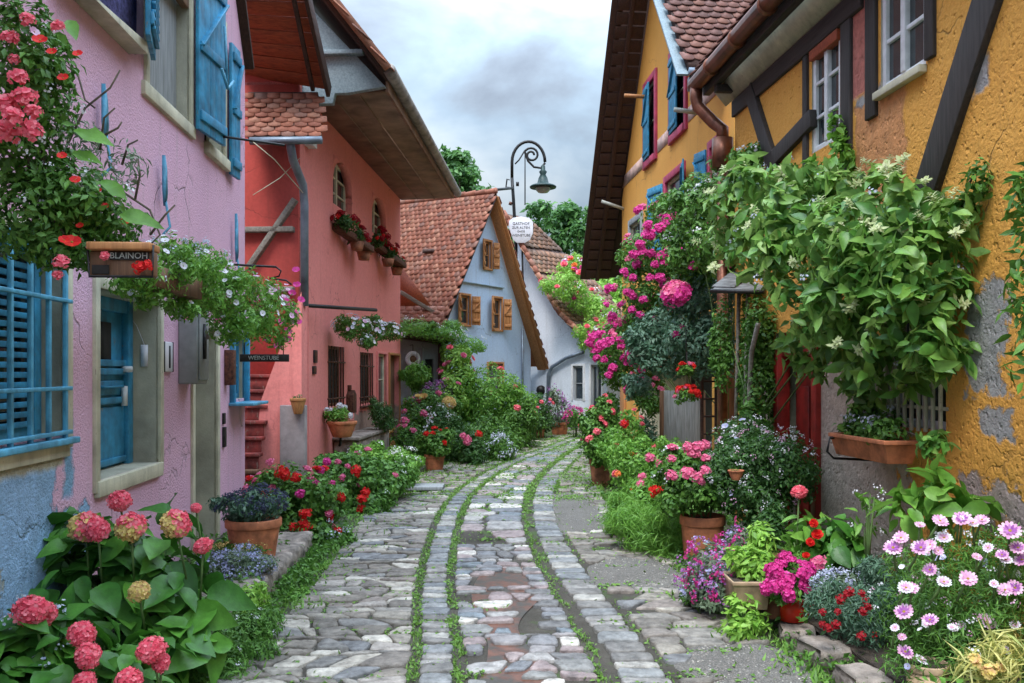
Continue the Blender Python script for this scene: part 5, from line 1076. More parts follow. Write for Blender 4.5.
plant('potted_plant', 'navy blue flowered plant in a big terracotta pot at the end of the purple house', 'potted plant', [(254, 505, 30, 15, 7.0, .2)], 1500, 'blue', .05, .4, flowers=[('tiny', 'navy', 100, .03)], base=(at(253, 560, 7).x, 7, at(253, 560, 7).z), pot=potfn(226, 281, 518, 561, 7.0))
plant('yellow_tuft', 'little clump of yellow flowers behind the lavender mound', 'flowering plant', [(238, 548, 25, 5, 6.8, .08)], 300, 'mid', .04, .4, flowers=[('tiny', 'yel', 30, .018)], stems=0)
plant('geranium_bush', 'tall geranium bush with scarlet and pink heads beside the pink house steps', 'geranium', [(300, 520, 40, 42, 8.8, .4), (285, 495, 32, 32, 9.0, .35), (320, 545, 30, 22, 8.5, .3), (325, 500, 22, 25, 9.2, .3)], 7200, 'mid', .055, .75, base=(-2.0, 8.8, .1),
  flowers=[('ger', 'red', [(283, 474, 8.7, 8), (305, 514, 8.3, 7), (304, 526, 8.3, 8), (296, 478, 8.6, 6), (307, 538, 8.3, 6), (293, 527, 8.3, 5), (275, 505, 8.6, 5)], .06), ('ger', 'mag', [(327, 462, 8.9, 5), (320, 470, 8.9, 5), (331, 484, 8.9, 5), (300, 494, 8.5, 6), (316, 484, 8.8, 5)], .05), ('ger', 'pink', 14, .05), ('ger', 'red', 9, .05), ('tiny', 'pale', 14, .03, dict(only=[2]))])
plant('red_flower_bush', 'small bush with red flowers in front of the red stairs', 'flowering bush', [(262, 492, 22, 14, 9.6, .3)], 1300, 'mid', .06, .6, flowers=[('ger', 'red', 16, .06), ('ger', 'pink', 8, .05)], base=(-2.65, 9.6, .0))
plant('geranium_bush', 'wide geranium bush with two bright red heads in front of the pink house', 'geranium', [(352, 478, 30, 24, 11, .45), (378, 488, 24, 22, 11, .4), (395, 478, 20, 18, 11.6, .4), (365, 505, 30, 14, 10.6, .35), (335, 470, 20, 18, 11.3, .35)], 6500, 'mid', .065, .7, base=(-1.85, 11, 0),
  flowers=[('ger', 'red', [(356, 471, 10.5, 7), (362, 499, 10.3, 6), (361, 509, 10.3, 5), (366, 492, 10.4, 5)], .07), ('ger', 'mag', [(340, 503, 10.4, 5), (327, 462, 10.8, 5)], .05), ('ger', 'pink', 10, .05), ('tiny', 'white', 6, .03)])
plant('green_shrub', 'rounded plain green shrub against the stone foot of the pink house', 'shrub', [(368, 462, 26, 16, 13.2, .5), (395, 458, 16, 12, 13.8, .4)], 3800, 'fresh', .07, .45, base=(-2.2, 13.2, 0), flowers=[('tiny', 'white', 10, .04)])
plant('potted_plant', 'leafy plant in a terracotta pot on the left paving edge beside the wooden plank', 'potted plant', [(434, 443, 20, 13, 15.0, .3)], 1500, 'mid', .07, .6, base=(at(434, 472, 15).x, 15, 0), pot=potfn(424, 445, 454, 473, 15.0), flowers=[('ger', 'red', 6, .05)])
plant('potted_plant', 'bushy plant in a low old clay pot by the pink corner', 'potted plant', [(404, 462, 16, 12, 12.6, .3)], 1300, 'fresh', .06, .5, base=(at(400, 492, 12.6).x, 12.6, 0), pot=potfn(390, 412, 472, 489, 12.6, 'terrad'), flowers=[('tiny', 'white', 14, .04)])
t = thing('wooden_plank', 'pale wooden plank leaning on the pots at the left edge', 'plank', (-1.5, 12.4, 0)); part(t, 'board', M['orangew'], lambda m: m.beam((-.25, 0, .02), (.1, .3, .42), .1, .03)); part(t, 'tray', M['greyboard'], lambda m: m.box(.0, .55, -.1, .3, .03, .08), .005)
shr = [('leafy_shrub', 'tall green shrub below the lowest window of the blue gable house', 'shrub', [(488, 395, 34, 30, 20, .7), (512, 410, 24, 26, 20.2, .6), (470, 400, 24, 26, 20.4, .6)], 6500, 'fresh', .11, .4, [('ger', 'coral', 7, .08)]),
 ('leafy_shrub', 'yellow green rose shrub beside the dark shed post', 'shrub', [(458, 385, 18, 22, 20, .6), (455, 362, 14, 18, 20.2, .5), (448, 400, 16, 20, 19.5, .5)], 3600, 'lime', .10, .4, [('rose', 'pink', 10, .09), ('rose', 'coral', 5, .08)]),
 ('leafy_shrub', 'dark shrub at the far bend just before the blue and white houses meet', 'shrub', [(520, 425, 20, 26, 19.5, .5), (506, 440, 20, 18, 18.6, .45)], 3600, 'mid', .09, .4, [('ger', 'coral', [(517, 408, 18.9, 4)], .08)]),
 ('leafy_shrub', 'green shrub with grey twiggy flowers hanging over the paving', 'shrub', [(482, 440, 26, 22, 17.2, .5), (500, 450, 14, 14, 16.8, .4)], 3800, 'mid', .085, .4, [('tiny', 'pale', 40, .05, dict(only=[1]))]),
 ('leafy_shrub', 'green shrub with one pink and one red flower at the left paving edge', 'shrub', [(455, 440, 22, 20, 16.5, .5), (472, 452, 16, 13, 16, .4), (440, 425, 14, 18, 17, .5)], 4200, 'dark', .085, .45, [('ger', 'pink', [(467, 441, 15.6, 6), (463, 436, 15.6, 4)], .1), ('ger', 'red', [(479, 434, 15.7, 4)], .08), ('tiny', 'white', 16, .06, dict(only=[2]))]),
 ('leafy_shrub', 'pink flowered shrub under the round sign of the shed', 'shrub', [(418, 418, 16, 20, 18.2, .5), (410, 440, 18, 16, 17, .45), (430, 405, 12, 14, 18.5, .4)], 3600, 'mid', .085, .45, [('ger', 'pink', [(424, 414, 17.6, 5), (405, 421, 17.3, 5)], .1), ('ger', 'pink', 14, .07), ('rose', 'yel', 4, .10)]),
 ('elder_shrub', 'shrub with flat cream flower heads in front of the shed door', 'shrub', [(448, 412, 14, 16, 18.6, .5)], 1500, 'mid', .09, .45, [('hyd', 'yel', [(449, 403, 18, 8), (442, 425, 17.6, 7), (452, 428, 17.6, 5)], .12)])]
for nm, lab, cat, bl, n, mt, L_, wr, fl in shr: plant(nm, lab, cat, bl, n, mt, L_, wr, flowers=fl, base=(blob(*bl[0])[0], bl[0][4], 0))
plant('hanging_fern', 'fern like basket hanging under the round sign', 'hanging plant', [(417, 376, 15, 13, 19.6, .3)], 1500, 'fresh', .11, .25, base=at(417, 376, 19.6), stems=0, droop=.8, extra=lambda t, b: part(t, 'hook', M['iron'], lambda m: m.tube([(0, 0, 0), (0, 0, .6)], .008, 4)))
plant('hanging_plant', 'dusky pink heather like plant hanging beside the shed post', 'hanging plant', [(436, 392, 13, 10, 19.4, .3)], 900, 'grey', .07, .3, base=at(436, 392, 19.4), stems=0, flowers=[('tiny', 'purp', 40, .05)])
plant('roof_creeper', 'green creeper covering the flat roof of the shed', 'climber', [(415, 328, 22, 10, 20.3, .8), (445, 334, 22, 10, 20.6, .7), (470, 345, 16, 9, 20.8, .5), (452, 352, 12, 12, 20.6, .4), (385, 335, 18, 7, 19.4, .4)], 6000, 'fresh', .09, .3, base=at(430, 335, 20.5), stems=4, flowers=[('tiny', 'white', 40, .05)])
plant('potted_plant', 'purple and pink flowers in a terracotta pot in front of the white cottage', 'potted plant', [(559, 412, 13, 14, 23.4, .3), (555, 395, 5, 8, 22.7, .15)], 1300, 'grey', .08, .4, base=(at(560, 434, 23.4).x, 23.4, 0), pot=potfn(550, 569, 422, 436, 23.4), flowers=[('tiny', 'purp', 40, .07)])
plant('flowering_bush', 'dark purple flowered bush right of the terracotta pot at the white cottage', 'flowering bush', [(576, 420, 10, 10, 22.4, .3)], 900, 'mid', .08, .4, base=(at(576, 434, 22.4).x, 22.4, 0), flowers=[('tiny', 'mag', 24, .07)])
plant('flowering_bush', 'dark leafy bush left of the terracotta pot at the white cottage', 'flowering bush', [(541, 412, 12, 18, 22.4, .4), (532, 420, 10, 12, 21.5, .4)], 2000, 'dark', .09, .4, base=(at(541, 434, 22.4).x, 22.4, 0), flowers=[('ger', 'coral', 7, .06)])
plant('potted_plant', 'small red potted plant beside the dark bush near the white cottage', 'potted plant', [(540, 424, 6, 6, 22, .15)], 300, 'mid', .07, .4, base=(at(540, 437, 22).x, 22, 0), pot=potfn(535, 545, 428, 439, 22.1, 'terrad'))
# wall planter and topiary on the pink wall
kY = lambda px, d=0: KW.Y(px, d)
Y_ = kY(341, .25)
plant('wall_planter', 'terracotta half bowl planter with white flowers bracketed to the pink wall', 'planter', [(338, 415, 11, 8, Y_, .2)], 700, 'fresh', .05, .5, base=at(341, 436, Y_), stems=0, flowers=[('ger', 'white', 8, .05)], pot=potfn(327, 357, 421, 437, Y_, 'terra', .6), extra=lambda t, b: part(t, 'bracket', M['iron'], lambda m: (m.tube([(0, 0, 0), (-.02, .0, -.14), (-.04, .2, -.12)], .02, 6))))
Y_ = kY(298, .1)
plant('wall_pot', 'small wooden half pot fixed low on the pink wall below the number plates', 'planter', [(298, 398, 5, 3, 11.55, .06)], 60, 'dark', .04, .4, base=at(298, 414, 11.55), stems=0, pot=potfn(290, 306, 398, 414, 11.55, 'orangew', .5))
Y_ = kY(382, .4)
plant('clipped_shrub', 'dark green clipped bush standing on the stone base of the pink house', 'shrub', [(382, 416, 11, 15, Y_, .35), (376, 408, 8, 8, Y_, .2)], 1800, 'dark', .06, .35, base=at(382, 432, Y_))
t = thing('stone_wall', 'low stone wall under the clipped shrub of the pink house', 'wall', KW.w(0), KW.rz)
u0_, u1_ = KW.uz(352, 0, .3)[0], KW.uz(384, 0, .3)[0]; bx(t, 'wall', 'stone', u0_, u1_, -.4, -.004, 0, .60, bevel=.04); bx(t, 'coping', 'stone', u0_-.05, u1_, -.43, -.0045, .602, .65)
plant('flower_basket', 'basket of white and pale pink flowers hanging along the pink wall under the iron rod', 'hanging basket', [(352, 327, 18, 11, 13.6, .3), (372, 330, 14, 11, 14.4, .3), (390, 332, 12, 9, 15.6, .3), (366, 342, 9, 7, 14.0, .2)], 3400, 'mid', .055, .4, base=at(366, 330, 14), stems=0, droop=.6,
  flowers=[('pet', 'white', 60, .035), ('pet', 'pale', 30, .032), ('pet', 'rose', 14, .035)])
for lab, bl, fl in (('dark leafed window box with red trailing flowers under the nearer arched window', [(345, 222, 12, 6, kY(345, .2), .15), (357, 235, 9, 8, kY(357, .2), .15), (364, 246, 8, 7, kY(364, .2), .12)], 12), ('dark leafed window box with red trailing flowers under the farther arched window', [(380, 238, 7, 8, kY(380, .2), .15), (388, 252, 9, 8, kY(388, .2), .15), (397, 262, 7, 7, kY(397, .2), .15)], 18)):
    def tr(t, b, bl=bl):
        a = at(bl[0][0]-10, bl[0][1]+4, bl[0][4]); c = at(bl[2][0]+6, bl[2][1]+4, bl[2][4]); part(t, 'rail', M['rust'], lambda m: (m.beam(Vector(a)-Vector(b), Vector(c)-Vector(b), .16, .10)), .01)
        for q in bl[1:]: part(t, 'pot', M['terrad'], lambda m: m.lathe([(.0, -.12), (.09, -.12), (.12, .02), (.0, .02)], Vector(at(q[0], q[1]+q[3], q[4]-.05))-Vector(b), 12))
    plant('window_box', lab, 'window box', bl, 1100, 'dark', .07, .45, base=at(*[bl[0][0], bl[0][1], bl[0][4]]), stems=0, flowers=[('ger', 'maroon', fl, .07), ('ger', 'red', fl//2, .05)], extra=tr, group='window boxes of the pink house')
# ---- the long petunia basket on the purple wall
def pb(px, py, rx, ry, d): Y = PW.Y(px-12, d); return (px, py, rx, ry, Y, .16)
pbl = [pb(135, 272, 24, 22, .35), pb(165, 268, 28, 30, .4), pb(195, 285, 28, 30, .45), pb(225, 300, 28, 32, .5), pb(252, 312, 26, 32, .55), pb(276, 318, 20, 30, .6), pb(200, 262, 26, 18, .4), pb(150, 290, 22, 16, .35), pb(180, 308, 16, 12, .4), pb(228, 332, 18, 14, .5)]
plant('petunia_basket', 'long cascading mass of white petunias ending in pink ones along the purple wall', 'hanging basket', pbl, 9500, 'fresh', .042, .38, base=at(205, 290, 7.0), stems=5, droop=.5,
  flowers=[('pet', 'white', 90, .022), ('tiny', 'pale', 60, .022, dict(only=[0, 1, 6, 7])), ('pet', 'rose', 40, .022, dict(only=[4, 5])), ('pet', 'mag', [(297, 285, 8.2, 4), (292, 293, 8.2, 4), (301, 300, 8.3, 4), (290, 306, 8.2, 5), (298, 322, 8.3, 4), (288, 331, 8.2, 4), (287, 340, 8.2, 5), (278, 346, 8.1, 4), (262, 299, 7.4, 5), (254, 300, 7.4, 4), (218, 321, 6.9, 4), (187, 318, 6.6, 4), (268, 340, 7.6, 4), (276, 290, 7.9, 4), (281, 322, 8, 5), (293, 314, 8.2, 5), (284, 300, 8.1, 5), (296, 270, 8.3, 4), (271, 310, 7.8, 4)], .03)],
  extra=lambda t, b: part(t, 'trough', M['brown'], lambda m: [m.beam(Vector(at(p, q, PW.Y(p-12, .35)))-Vector(b), Vector(at(p2, q2, PW.Y(p2-12, .45)))-Vector(b), .16, .12) for p, q, p2, q2 in ((140, 275, 190, 290), (190, 290, 262, 322))]))
t = thing('hanging_board', 'dark narrow sign board hanging below the end of the petunias', 'sign', at(264, 358, 7.9))
part(t, 'board', M['dark'], lambda m: m.box(-.21, .22, -.012, .012, -.033, .033), .004); text(t, 'WEINSTUBE', .05, (0, -.0145, 0), (R(90), 0, 0), 'palemark')
part(t, 'chain', M['iron'], lambda m: [m.tube([(x, 0, .033), (x, 0, .22)], .005, 4) for x in (-.17,)]); part(t, 'chain', M['iron'], lambda m: m.tube([(.17, 0, .033), (.17, 0, .22)], .005, 4))
# ---- planter sign box
t = thing('planter_sign', 'small wooden crate sign with dark lettering panel and red flowers hanging above the blue door', 'sign', at(124, 262, 3.75), R(4))
k = 3.75/F
bx(t, 'board', 'brown', -31*k, 31*k, -.03, .03, -15*k, 10*k); bx(t, 'ledge', 'orangew', -31*k, 31*k, -.07, .06, 10.2*k, 18*k); bx(t, 'panel', 'dark', -11*k, 27*k, -.037, -.0305, 1*k, 9*k, bevel=.001); bx(t, 'panel', 'dark', -28*k, -11.5*k, -.037, -.0305, -13*k, -4*k, bevel=.001)
part(t, 'frame', M['iron'], lambda m: m.tube([(-31.5*k, -.04, 10*k), (-30*k, -.04, -15.5*k), (31*k, -.04, -15.5*k), (31.5*k, -.04, 16*k)], .006, 5)); part(t, 'hook', M['iron'], lambda m: m.tube([(0, .03, 15*k), (-.05, .15, 22*k), (-.1, .4, 20*k)], .008, 5))
text(t, 'BLAINOH', 8.6*k, (8*k, -.0395, 5*k), (R(90), 0, 0), 'palemark', ext=.001)
for px, py, c, s_ in ((104, 256, 'coral', 4.5), (138, 267, 'red', 6), (146, 265, 'red', 5)): put(t, at(124, 262, 3.75), 'ger', c, at(px, py, 3.68), (0, -1, .3), s_*k*1.2)
# ---- top left hanging geraniums
plant('hanging_geranium', 'big hanging basket with hot pink geraniums and trailing greenery in the top left corner', 'hanging basket',
  [(30, 215, 55, 50, 3.75, .22), (75, 200, 45, 42, 3.85, .2), (110, 225, 35, 30, 4.0, .18), (15, 150, 40, 40, 3.7, .2), (60, 245, 40, 22, 3.8, .18), (20, 60, 35, 60, 3.65, .18), (40, 110, 35, 35, 3.7, .15)], 6800, 'mid', .042, .5, base=at(40, 200, 3.75), stems=8,
  flowers=[('ger', 'coral', [(8, 105, 3.45, 15), (24, 98, 3.45, 13), (32, 132, 3.45, 13), (6, 134, 3.45, 15), (18, 78, 3.45, 11), (14, 118, 3.4, 13), (34, 112, 3.45, 9), (62, 262, 3.6, 9), (58, 275, 3.6, 6), (28, 20, 3.5, 9), (58, 27, 3.5, 8), (10, 38, 3.5, 10), (14, 60, 3.5, 7)], .05), ('pet', 'red', [(40, 40, 3.5, 7), (52, 52, 3.5, 5), (78, 54, 3.6, 5), (63, 78, 3.6, 6), (75, 180, 3.65, 5), (72, 242, 3.65, 9), (62, 156, 3.6, 5), (98, 190, 3.8, 4), (105, 206, 3.8, 4), (125, 222, 3.9, 5), (80, 226, 3.7, 4), (64, 240, 3.6, 5)], .03), ('tiny', 'white', 40, .022), ('pet', 'rose', 8, .02)])
t = thing('climbing_spray', 'large flat bright leaves and dark twigs reaching out of the hanging basket', 'plant', at(110, 170, 3.9))
mb = MB(); b_ = at(110, 170, 3.9)
for px, py, tx, tz, l_ in ((90, 130, 1, -.3, .19), (88, 152, 1, -.35, .15), (118, 180, 1, -.9, .16), (135, 215, 1, .1, .18), (20, 137, 1, .1, .2), (40, 68, 1, -.6, .12), (85, 20, .4, -1, .14), (70, 34, .8, -1, .13)):
    leaves(mb, np.array([at(px-16, py, 3.75)]), unit(np.array([[0.1, -.7, .6]])), [l_], .42, True, .15, .2, T=np.array([[tx, -.2, tz]]))
mb.build('leaves', G['fresh'], t, True, origin=b_)
def tw(m):
    for pts in (((30, 95), (62, 62), (78, 75), (85, 100), (95, 108)), ((60, 160), (85, 108), (110, 88), (120, 70)), ((100, 150), (104, 118), (115, 108)), ((95, 140), (118, 128), (122, 122)), ((122, 165), (128, 145), (138, 140)), ((135, 200), (140, 175), (138, 158)), ((150, 235), (165, 215), (175, 205)), ((120, 190), (150, 210), (160, 235), (150, 245))):
        m.tube([Vector(at(x, y, 4.1))-Vector(b_) for x, y in pts], .006, 5, r2=.004)
part(t, 'twigs', M['bark'], tw, smooth=True)
mb = MB(); foliage(mb, [blob(85, 140, 28, 20, 4.05, .1), blob(125, 165, 20, 25, 4.1, .1), blob(60, 110, 20, 25, 4.0, .1)], 500, .045, .25); mb.build('foliage', G['grey'], t, True, origin=b_)
for px, py in ((25, 172), (35, 178), (10, 175), (130, 180), (118, 168), (100, 175), (50, 165)): put(t, b_, 'spray', 'rose', at(px, py, 3.9), (rnd.gauss(0, .5), -.5, .5), .03)

# ------------------------------------------------------------ RIGHT SIDE PLANTS
def nb(px, py, rx, ry, d, dy=None): return (px, py, rx, ry, NW.Y(px, d), dy or .22)
vb_ = [nb(960, 215, 30, 16, .12, .1), nb(905, 215, 45, 36, .25), nb(925, 265, 40, 45, .3), nb(880, 260, 45, 50, .4), nb(840, 235, 45, 42, .5), nb(800, 215, 45, 38, .55), nb(765, 250, 38, 36, .6), nb(800, 275, 40, 38, .6), nb(845, 290, 42, 45, .5), nb(900, 320, 42, 50, .35), nb(870, 340, 24, 40, .35), nb(740, 205, 36, 38, .6), nb(775, 190, 35, 26, .5), nb(820, 320, 26, 30, .5), nb(930, 345, 26, 30, .3, .15), nb(797, 345, 14, 30, .5, .12), nb(945, 300, 25, 35, .2, .12), nb(856, 388, 9, 22, .2, .08), nb(872, 372, 12, 26, .25, .1), nb(818, 360, 10, 24, .4, .08), nb(838, 340, 9, 26, .4, .08), nb(905, 375, 14, 16, .2, .08), nb(730, 240, 24, 16, .6), nb(958, 260, 12, 24, .1, .08), nb(880, 178, 18, 14, .15, .1), nb(842, 190, 22, 20, .3)]
plant('wall_vine', 'huge leafy vine with chartreuse bracts spilling over the rough mustard wall and the red door', 'climber', vb_, 3400, 'vine', .135, .46, True, base=(NX(8.6)-.1, 8.6, .2), stems=3, inner=.45, droop=.35, jit=.75,
  flowers=[('bract', 'white', [(885, 168, 6.0, 13), (900, 160, 6.0, 10), (712, 268, 8.0, 11), (765, 272, 7.2, 12), (848, 308, 5.8, 13), (785, 233, 7.0, 11), (848, 235, 6.1, 12), (893, 248, 5.7, 13), (925, 305, 5.4, 11), (955, 232, 5.2, 11), (870, 222, 5.8, 11), (745, 170, 8.5, 9), (835, 345, 5.9, 10), (715, 242, 8.1, 9), (900, 232, 5.7, 12), (925, 180, 5.6, 8)], .1), ('bract', 'white', 60, .065), ('tiny', 'pale', 20, .03)])
plant('wall_vine', 'thin strand of ivy climbing between the two white windows', 'climber', [nb(838, 130, 8, 20, .08, .06), nb(842, 165, 12, 25, .1, .08), nb(818, 175, 16, 14, .12, .08), nb(800, 190, 14, 12, .12, .08)], 320, 'fresh', .075, .6, True, base=NW.w(NW.uz(842, 0)[0], .05, 3.0), stems=3)
plant('wall_vine', 'sprig of ivy on the mustard wall right of the big brace', 'climber', [nb(978, 178, 12, 22, .08, .06), nb(965, 205, 10, 12, .08, .06)], 130, 'mid', .06, .5, True, base=NW.w(NW.uz(975, 0)[0], .05, 2.7), stems=2)
plant('wall_vine', 'serrated green leaves hanging in from the right edge of the picture', 'climber', [(1026, 205, 14, 30, 4.3, .1), (1024, 290, 14, 60, 4.3, .1), (1030, 350, 14, 50, 4.3, .1), (1028, 180, 16, 16, 4.3, .1)], 260, 'mid', .09, .3, True, base=at(1030, 260, 4.4), stems=2)
plant('wall_vine', 'small cluster of leaves above the window box on the mustard wall', 'climber', [nb(862, 408, 16, 22, .2, .1), nb(935, 445, 14, 12, .25, .1), nb(850, 380, 12, 14, .2, .1), nb(966, 345, 8, 5, .05, .05)], 260, 'vine', .08, .55, True, base=NW.w(NW.uz(862, 0)[0], .05, 1.3), stems=2)
plant('shade_climber', 'dense small leaved climber over the porch with a few white flowers', 'climber', [(735, 190, 36, 30, 10.2, .5), (765, 175, 30, 22, 9.2, .3), (700, 215, 30, 30, 10.6, .5), (720, 245, 36, 26, 10.2, .5), (757, 160, 24, 14, 9.2, .3), (790, 180, 24, 18, 8.3, .2), (690, 250, 26, 30, 10.9, .4)], 9000, 'mid', .075, .5, base=(2.5, 10.2, 0), stems=3, flowers=[('tiny', 'white', 50, .04)])
plant('trellis_climber', 'narrow column of green leaves growing up the porch posts', 'climber', [(757, 330, 14, 40, 8.75, .18), (760, 390, 15, 45, 8.7, .18), (752, 435, 18, 30, 8.6, .2), (770, 345, 9, 40, 8.7, .15), (722, 345, 9, 50, 9.4, .2), (745, 360, 8, 60, 9.2, .15)], 5600, 'mid', .055, .55, base=(at(754, 0, 8.75).x, 8.75, .0), stems=6)
plant('silver_climber', 'dark silvery leaved climber hanging above the leaning board panel', 'climber', [(695, 325, 34, 32, 11.4, .45), (674, 360, 26, 20, 11.8, .4), (710, 350, 30, 32, 11.0, .5), (700, 290, 32, 26, 11.2, .5), (650, 340, 24, 28, 12.0, .4), (735, 320, 16, 50, 10.6, .3), (640, 385, 14, 12, 12.4, .3)], 9500, 'blue', .075, .5, base=(at(735, 0, 11.4).x, 11.4, 0), stems=3, flowers=[('ger', 'mag', [(693, 267, 10.6, 6), (676, 335, 11, 5), (683, 327, 11, 5), (700, 247, 10.4, 6), (730, 264, 9.8, 5)], .08)])
plant('rose_climber', 'large climbing rose full of magenta clusters on the mustard gable house', 'climbing rose', [(660, 250, 34, 30, 12.8, .5), (690, 225, 26, 26, 12.2, .4), (650, 290, 34, 34, 13, .5), (690, 280, 28, 30, 12.2, .4), (665, 215, 24, 18, 12.8, .4), (640, 320, 26, 26, 13.4, .4), (675, 310, 24, 24, 12.6, .4), (632, 260, 14, 20, 13.4, .3)], 9000, 'mid', .075, .5, base=(3.1, 13.2, 0), stems=3,
  flowers=[('ger', 'mag', [(x, y, 12.0, s_) for x, y, s_ in ((640, 245, 6), (650, 235, 7), (660, 228, 7), (668, 222, 6), (648, 226, 6), (676, 215, 6), (684, 208, 5), (690, 228, 6), (680, 230, 6), (668, 250, 6), (661, 256, 6), (655, 265, 5), (642, 252, 6), (634, 255, 6), (624, 272, 5), (633, 278, 5), (672, 248, 6), (660, 278, 6), (650, 278, 5), (643, 300, 5), (688, 212, 5), (655, 320, 5), (640, 315, 5), (632, 310, 5), (665, 262, 6), (626, 292, 4))], .08), ('ger', 'mag', 70, .08), ('ger', 'coral', [(x, y, 11.8, s_) for x, y, s_ in ((698, 240, 6), (692, 250, 5), (712, 240, 6), (730, 242, 5), (700, 228, 5), (672, 258, 5), (695, 262, 6), (683, 275, 5))], .08), ('ger', 'pink', 24, .07)])
t = plant('rose_ball', 'single big deep pink ball of bloom standing out of the climbing rose', 'flower', [(676, 294, 7, 6, 10.3, .08)], 40, 'mid', .04, .5, base=at(676, 296, 10.3), stems=0, flowers=[('hyd', ('pink', 'mag'), [(676, 294, 10.3, 18)], .18)])
plant('rose_climber', 'lower drooping rose climber with magenta clusters next to the white cottage roof', 'climbing rose', [(604, 348, 14, 12, 16, .4), (625, 345, 26, 22, 15, .5), (640, 375, 22, 26, 14.5, .4), (612, 370, 14, 16, 15.5, .3), (660, 335, 20, 18, 14, .4), (650, 400, 14, 16, 14, .3)], 6500, 'mid', .08, .45, base=(3.15, 15.5, 0), stems=8,
  flowers=[('ger', 'mag', [(x, y, 14.2, s_) for x, y, s_ in ((590, 343, 6), (596, 350, 6), (603, 345, 6), (610, 342, 6), (620, 340, 5), (592, 337, 5), (628, 355, 6), (634, 362, 6), (613, 368, 6), (609, 375, 5), (635, 352, 6), (640, 395, 6), (628, 390, 6), (622, 346, 6), (645, 405, 5), (604, 360, 5))], .09), ('ger', 'mag', 36, .09), ('ger', 'pink', 14, .08)])
plant('roof_roses', 'orange and pink roses scrambling over the tiled roof of the white cottage', 'climbing rose', [(560, 285, 16, 14, 25, .7), (580, 300, 16, 16, 25.5, .7), (598, 315, 14, 18, 25, .7), (575, 270, 14, 12, 25.5, .6), (610, 335, 12, 16, 23, .6), (590, 335, 12, 14, 23.5, .5)], 6200, 'lime', .11, .4, base=(2.4, 26, 2.5), stems=4,
  flowers=[('rose', 'coral', [(564, 265, 24, 4), (580, 273, 24, 4), (557, 287, 24, 3), (592, 290, 24, 3)], .15), ('rose', 'orange', 4, .08), ('rose', 'coral', 14, .08), ('ger', 'mag', 14, .12), ('tiny', 'white', 14, .10)])
for lab, cx, cy, rr in (('upper small red begonia ball hanging before the board panel', 686, 369, 9), ('large red begonia ball hanging in front of the board panel', 687, 395, 14)):
    plant('hanging_begonia', lab, 'hanging basket', [(cx, cy, rr*.8, rr*.55, 10.5, .12)], 200, 'mid', .05, .5, base=at(cx, cy, 10.5), stems=0, flowers=[('ger', 'red', 26 if rr > 10 else 8, .036), ('ger', 'pink', 8 if rr > 10 else 3, .036)], extra=lambda t, b: part(t, 'hook', M['iron'], lambda m: m.tube([(0, 0, 0), (0, 0, .5)], .006, 4)))
plant('seated_bush', 'dark bluish ball shaped plant in the dark doorway of the mustard gable house', 'plant', [(648, 430, 9, 15, 14, .2)], 700, 'blue', .06, .4, base=(at(648, 0, 14).x, 14, 0))
plant('potted_plant', 'pink geraniums in a tall clay pot at the right edge of the street', 'potted plant', [(598, 445, 18, 18, 13, .35), (590, 425, 12, 14, 13.1, .25), (605, 412, 10, 14, 13.3, .25)], 2800, 'mid', .07, .55, base=(at(601, 485, 13).x, 13, 0), pot=potfn(589, 613, 459, 486, 13.03, 'terrad', .7),
  flowers=[('ger', 'pink', [(603, 402, 13.4, 5), (597, 411, 13.4, 5), (602, 438, 13.0, 5), (624, 424, 13, 5), (584, 440, 13.2, 5), (595, 436, 13.2, 4), (606, 465, 13.0, 6), (600, 472, 13, 5)], .07), ('ger', 'coral', 10, .06)])
plant('flower_border', 'green border plants with orange and pink flowers in front of the board panel', 'flowering bush', [(640, 470, 30, 26, 11.5, .5), (670, 460, 26, 22, 11.5, .5), (620, 455, 18, 20, 12.5, .4), (655, 500, 34, 22, 10.4, .4), (632, 430, 14, 18, 13.4, .3)], 8000, 'fresh', .065, .5, base=(1.75, 11.4, 0),
  flowers=[('ger', 'pink', [(650, 458, 10.8, 6), (642, 477, 10.6, 5), (641, 484, 10.5, 5), (676, 459, 10.8, 5), (668, 452, 10.9, 5)], .07), ('ger', 'orange', [(618, 474, 11, 4), (632, 490, 10.6, 3), (664, 456, 10.8, 5), (619, 500, 10.4, 3), (631, 455, 11.4, 4)], .05), ('ger', 'red', [(655, 491, 10, 7), (664, 491, 10, 6), (625, 424, 12.8, 5)], .06), ('ger', 'coral', 8, .05)])
plant('grassy_mound', 'rounded mound of fine grass like leaves spilling onto the paving on the right', 'plant', [(645, 530, 30, 28, 8.25, .4), (665, 535, 24, 26, 8.15, .35), (625, 515, 18, 22, 8.9, .35)], 11000, 'fresh', .075, .10, base=(1.2, 8.4, 0), stems=0, droop=.9, jit=.8, inner=.3)
plant('potted_plant', 'tall pink geranium in a large ribbed terracotta pot in front of the dark shrub', 'potted plant', [(692, 485, 34, 26, 7.8, .35), (675, 470, 20, 20, 7.9, .25), (715, 480, 20, 26, 8.0, .3)], 5000, 'mid', .05, .7, base=(at(702, 562, 7.78).x, 7.78, 0), pot=potfn(680, 725, 515, 563, 7.78, 'terra', .78),
  flowers=[('ger', 'pink', [(672, 476, 7.4, 7), (687, 473, 7.4, 8), (697, 477, 7.4, 7), (705, 470, 7.4, 6), (699, 447, 7.5, 8), (690, 452, 7.5, 7), (706, 445, 7.5, 6), (688, 447, 7.5, 6), (672, 459, 7.5, 5)], .08), ('ger', 'pink', 8, .05), ('tiny', 'white', 14, .03)])
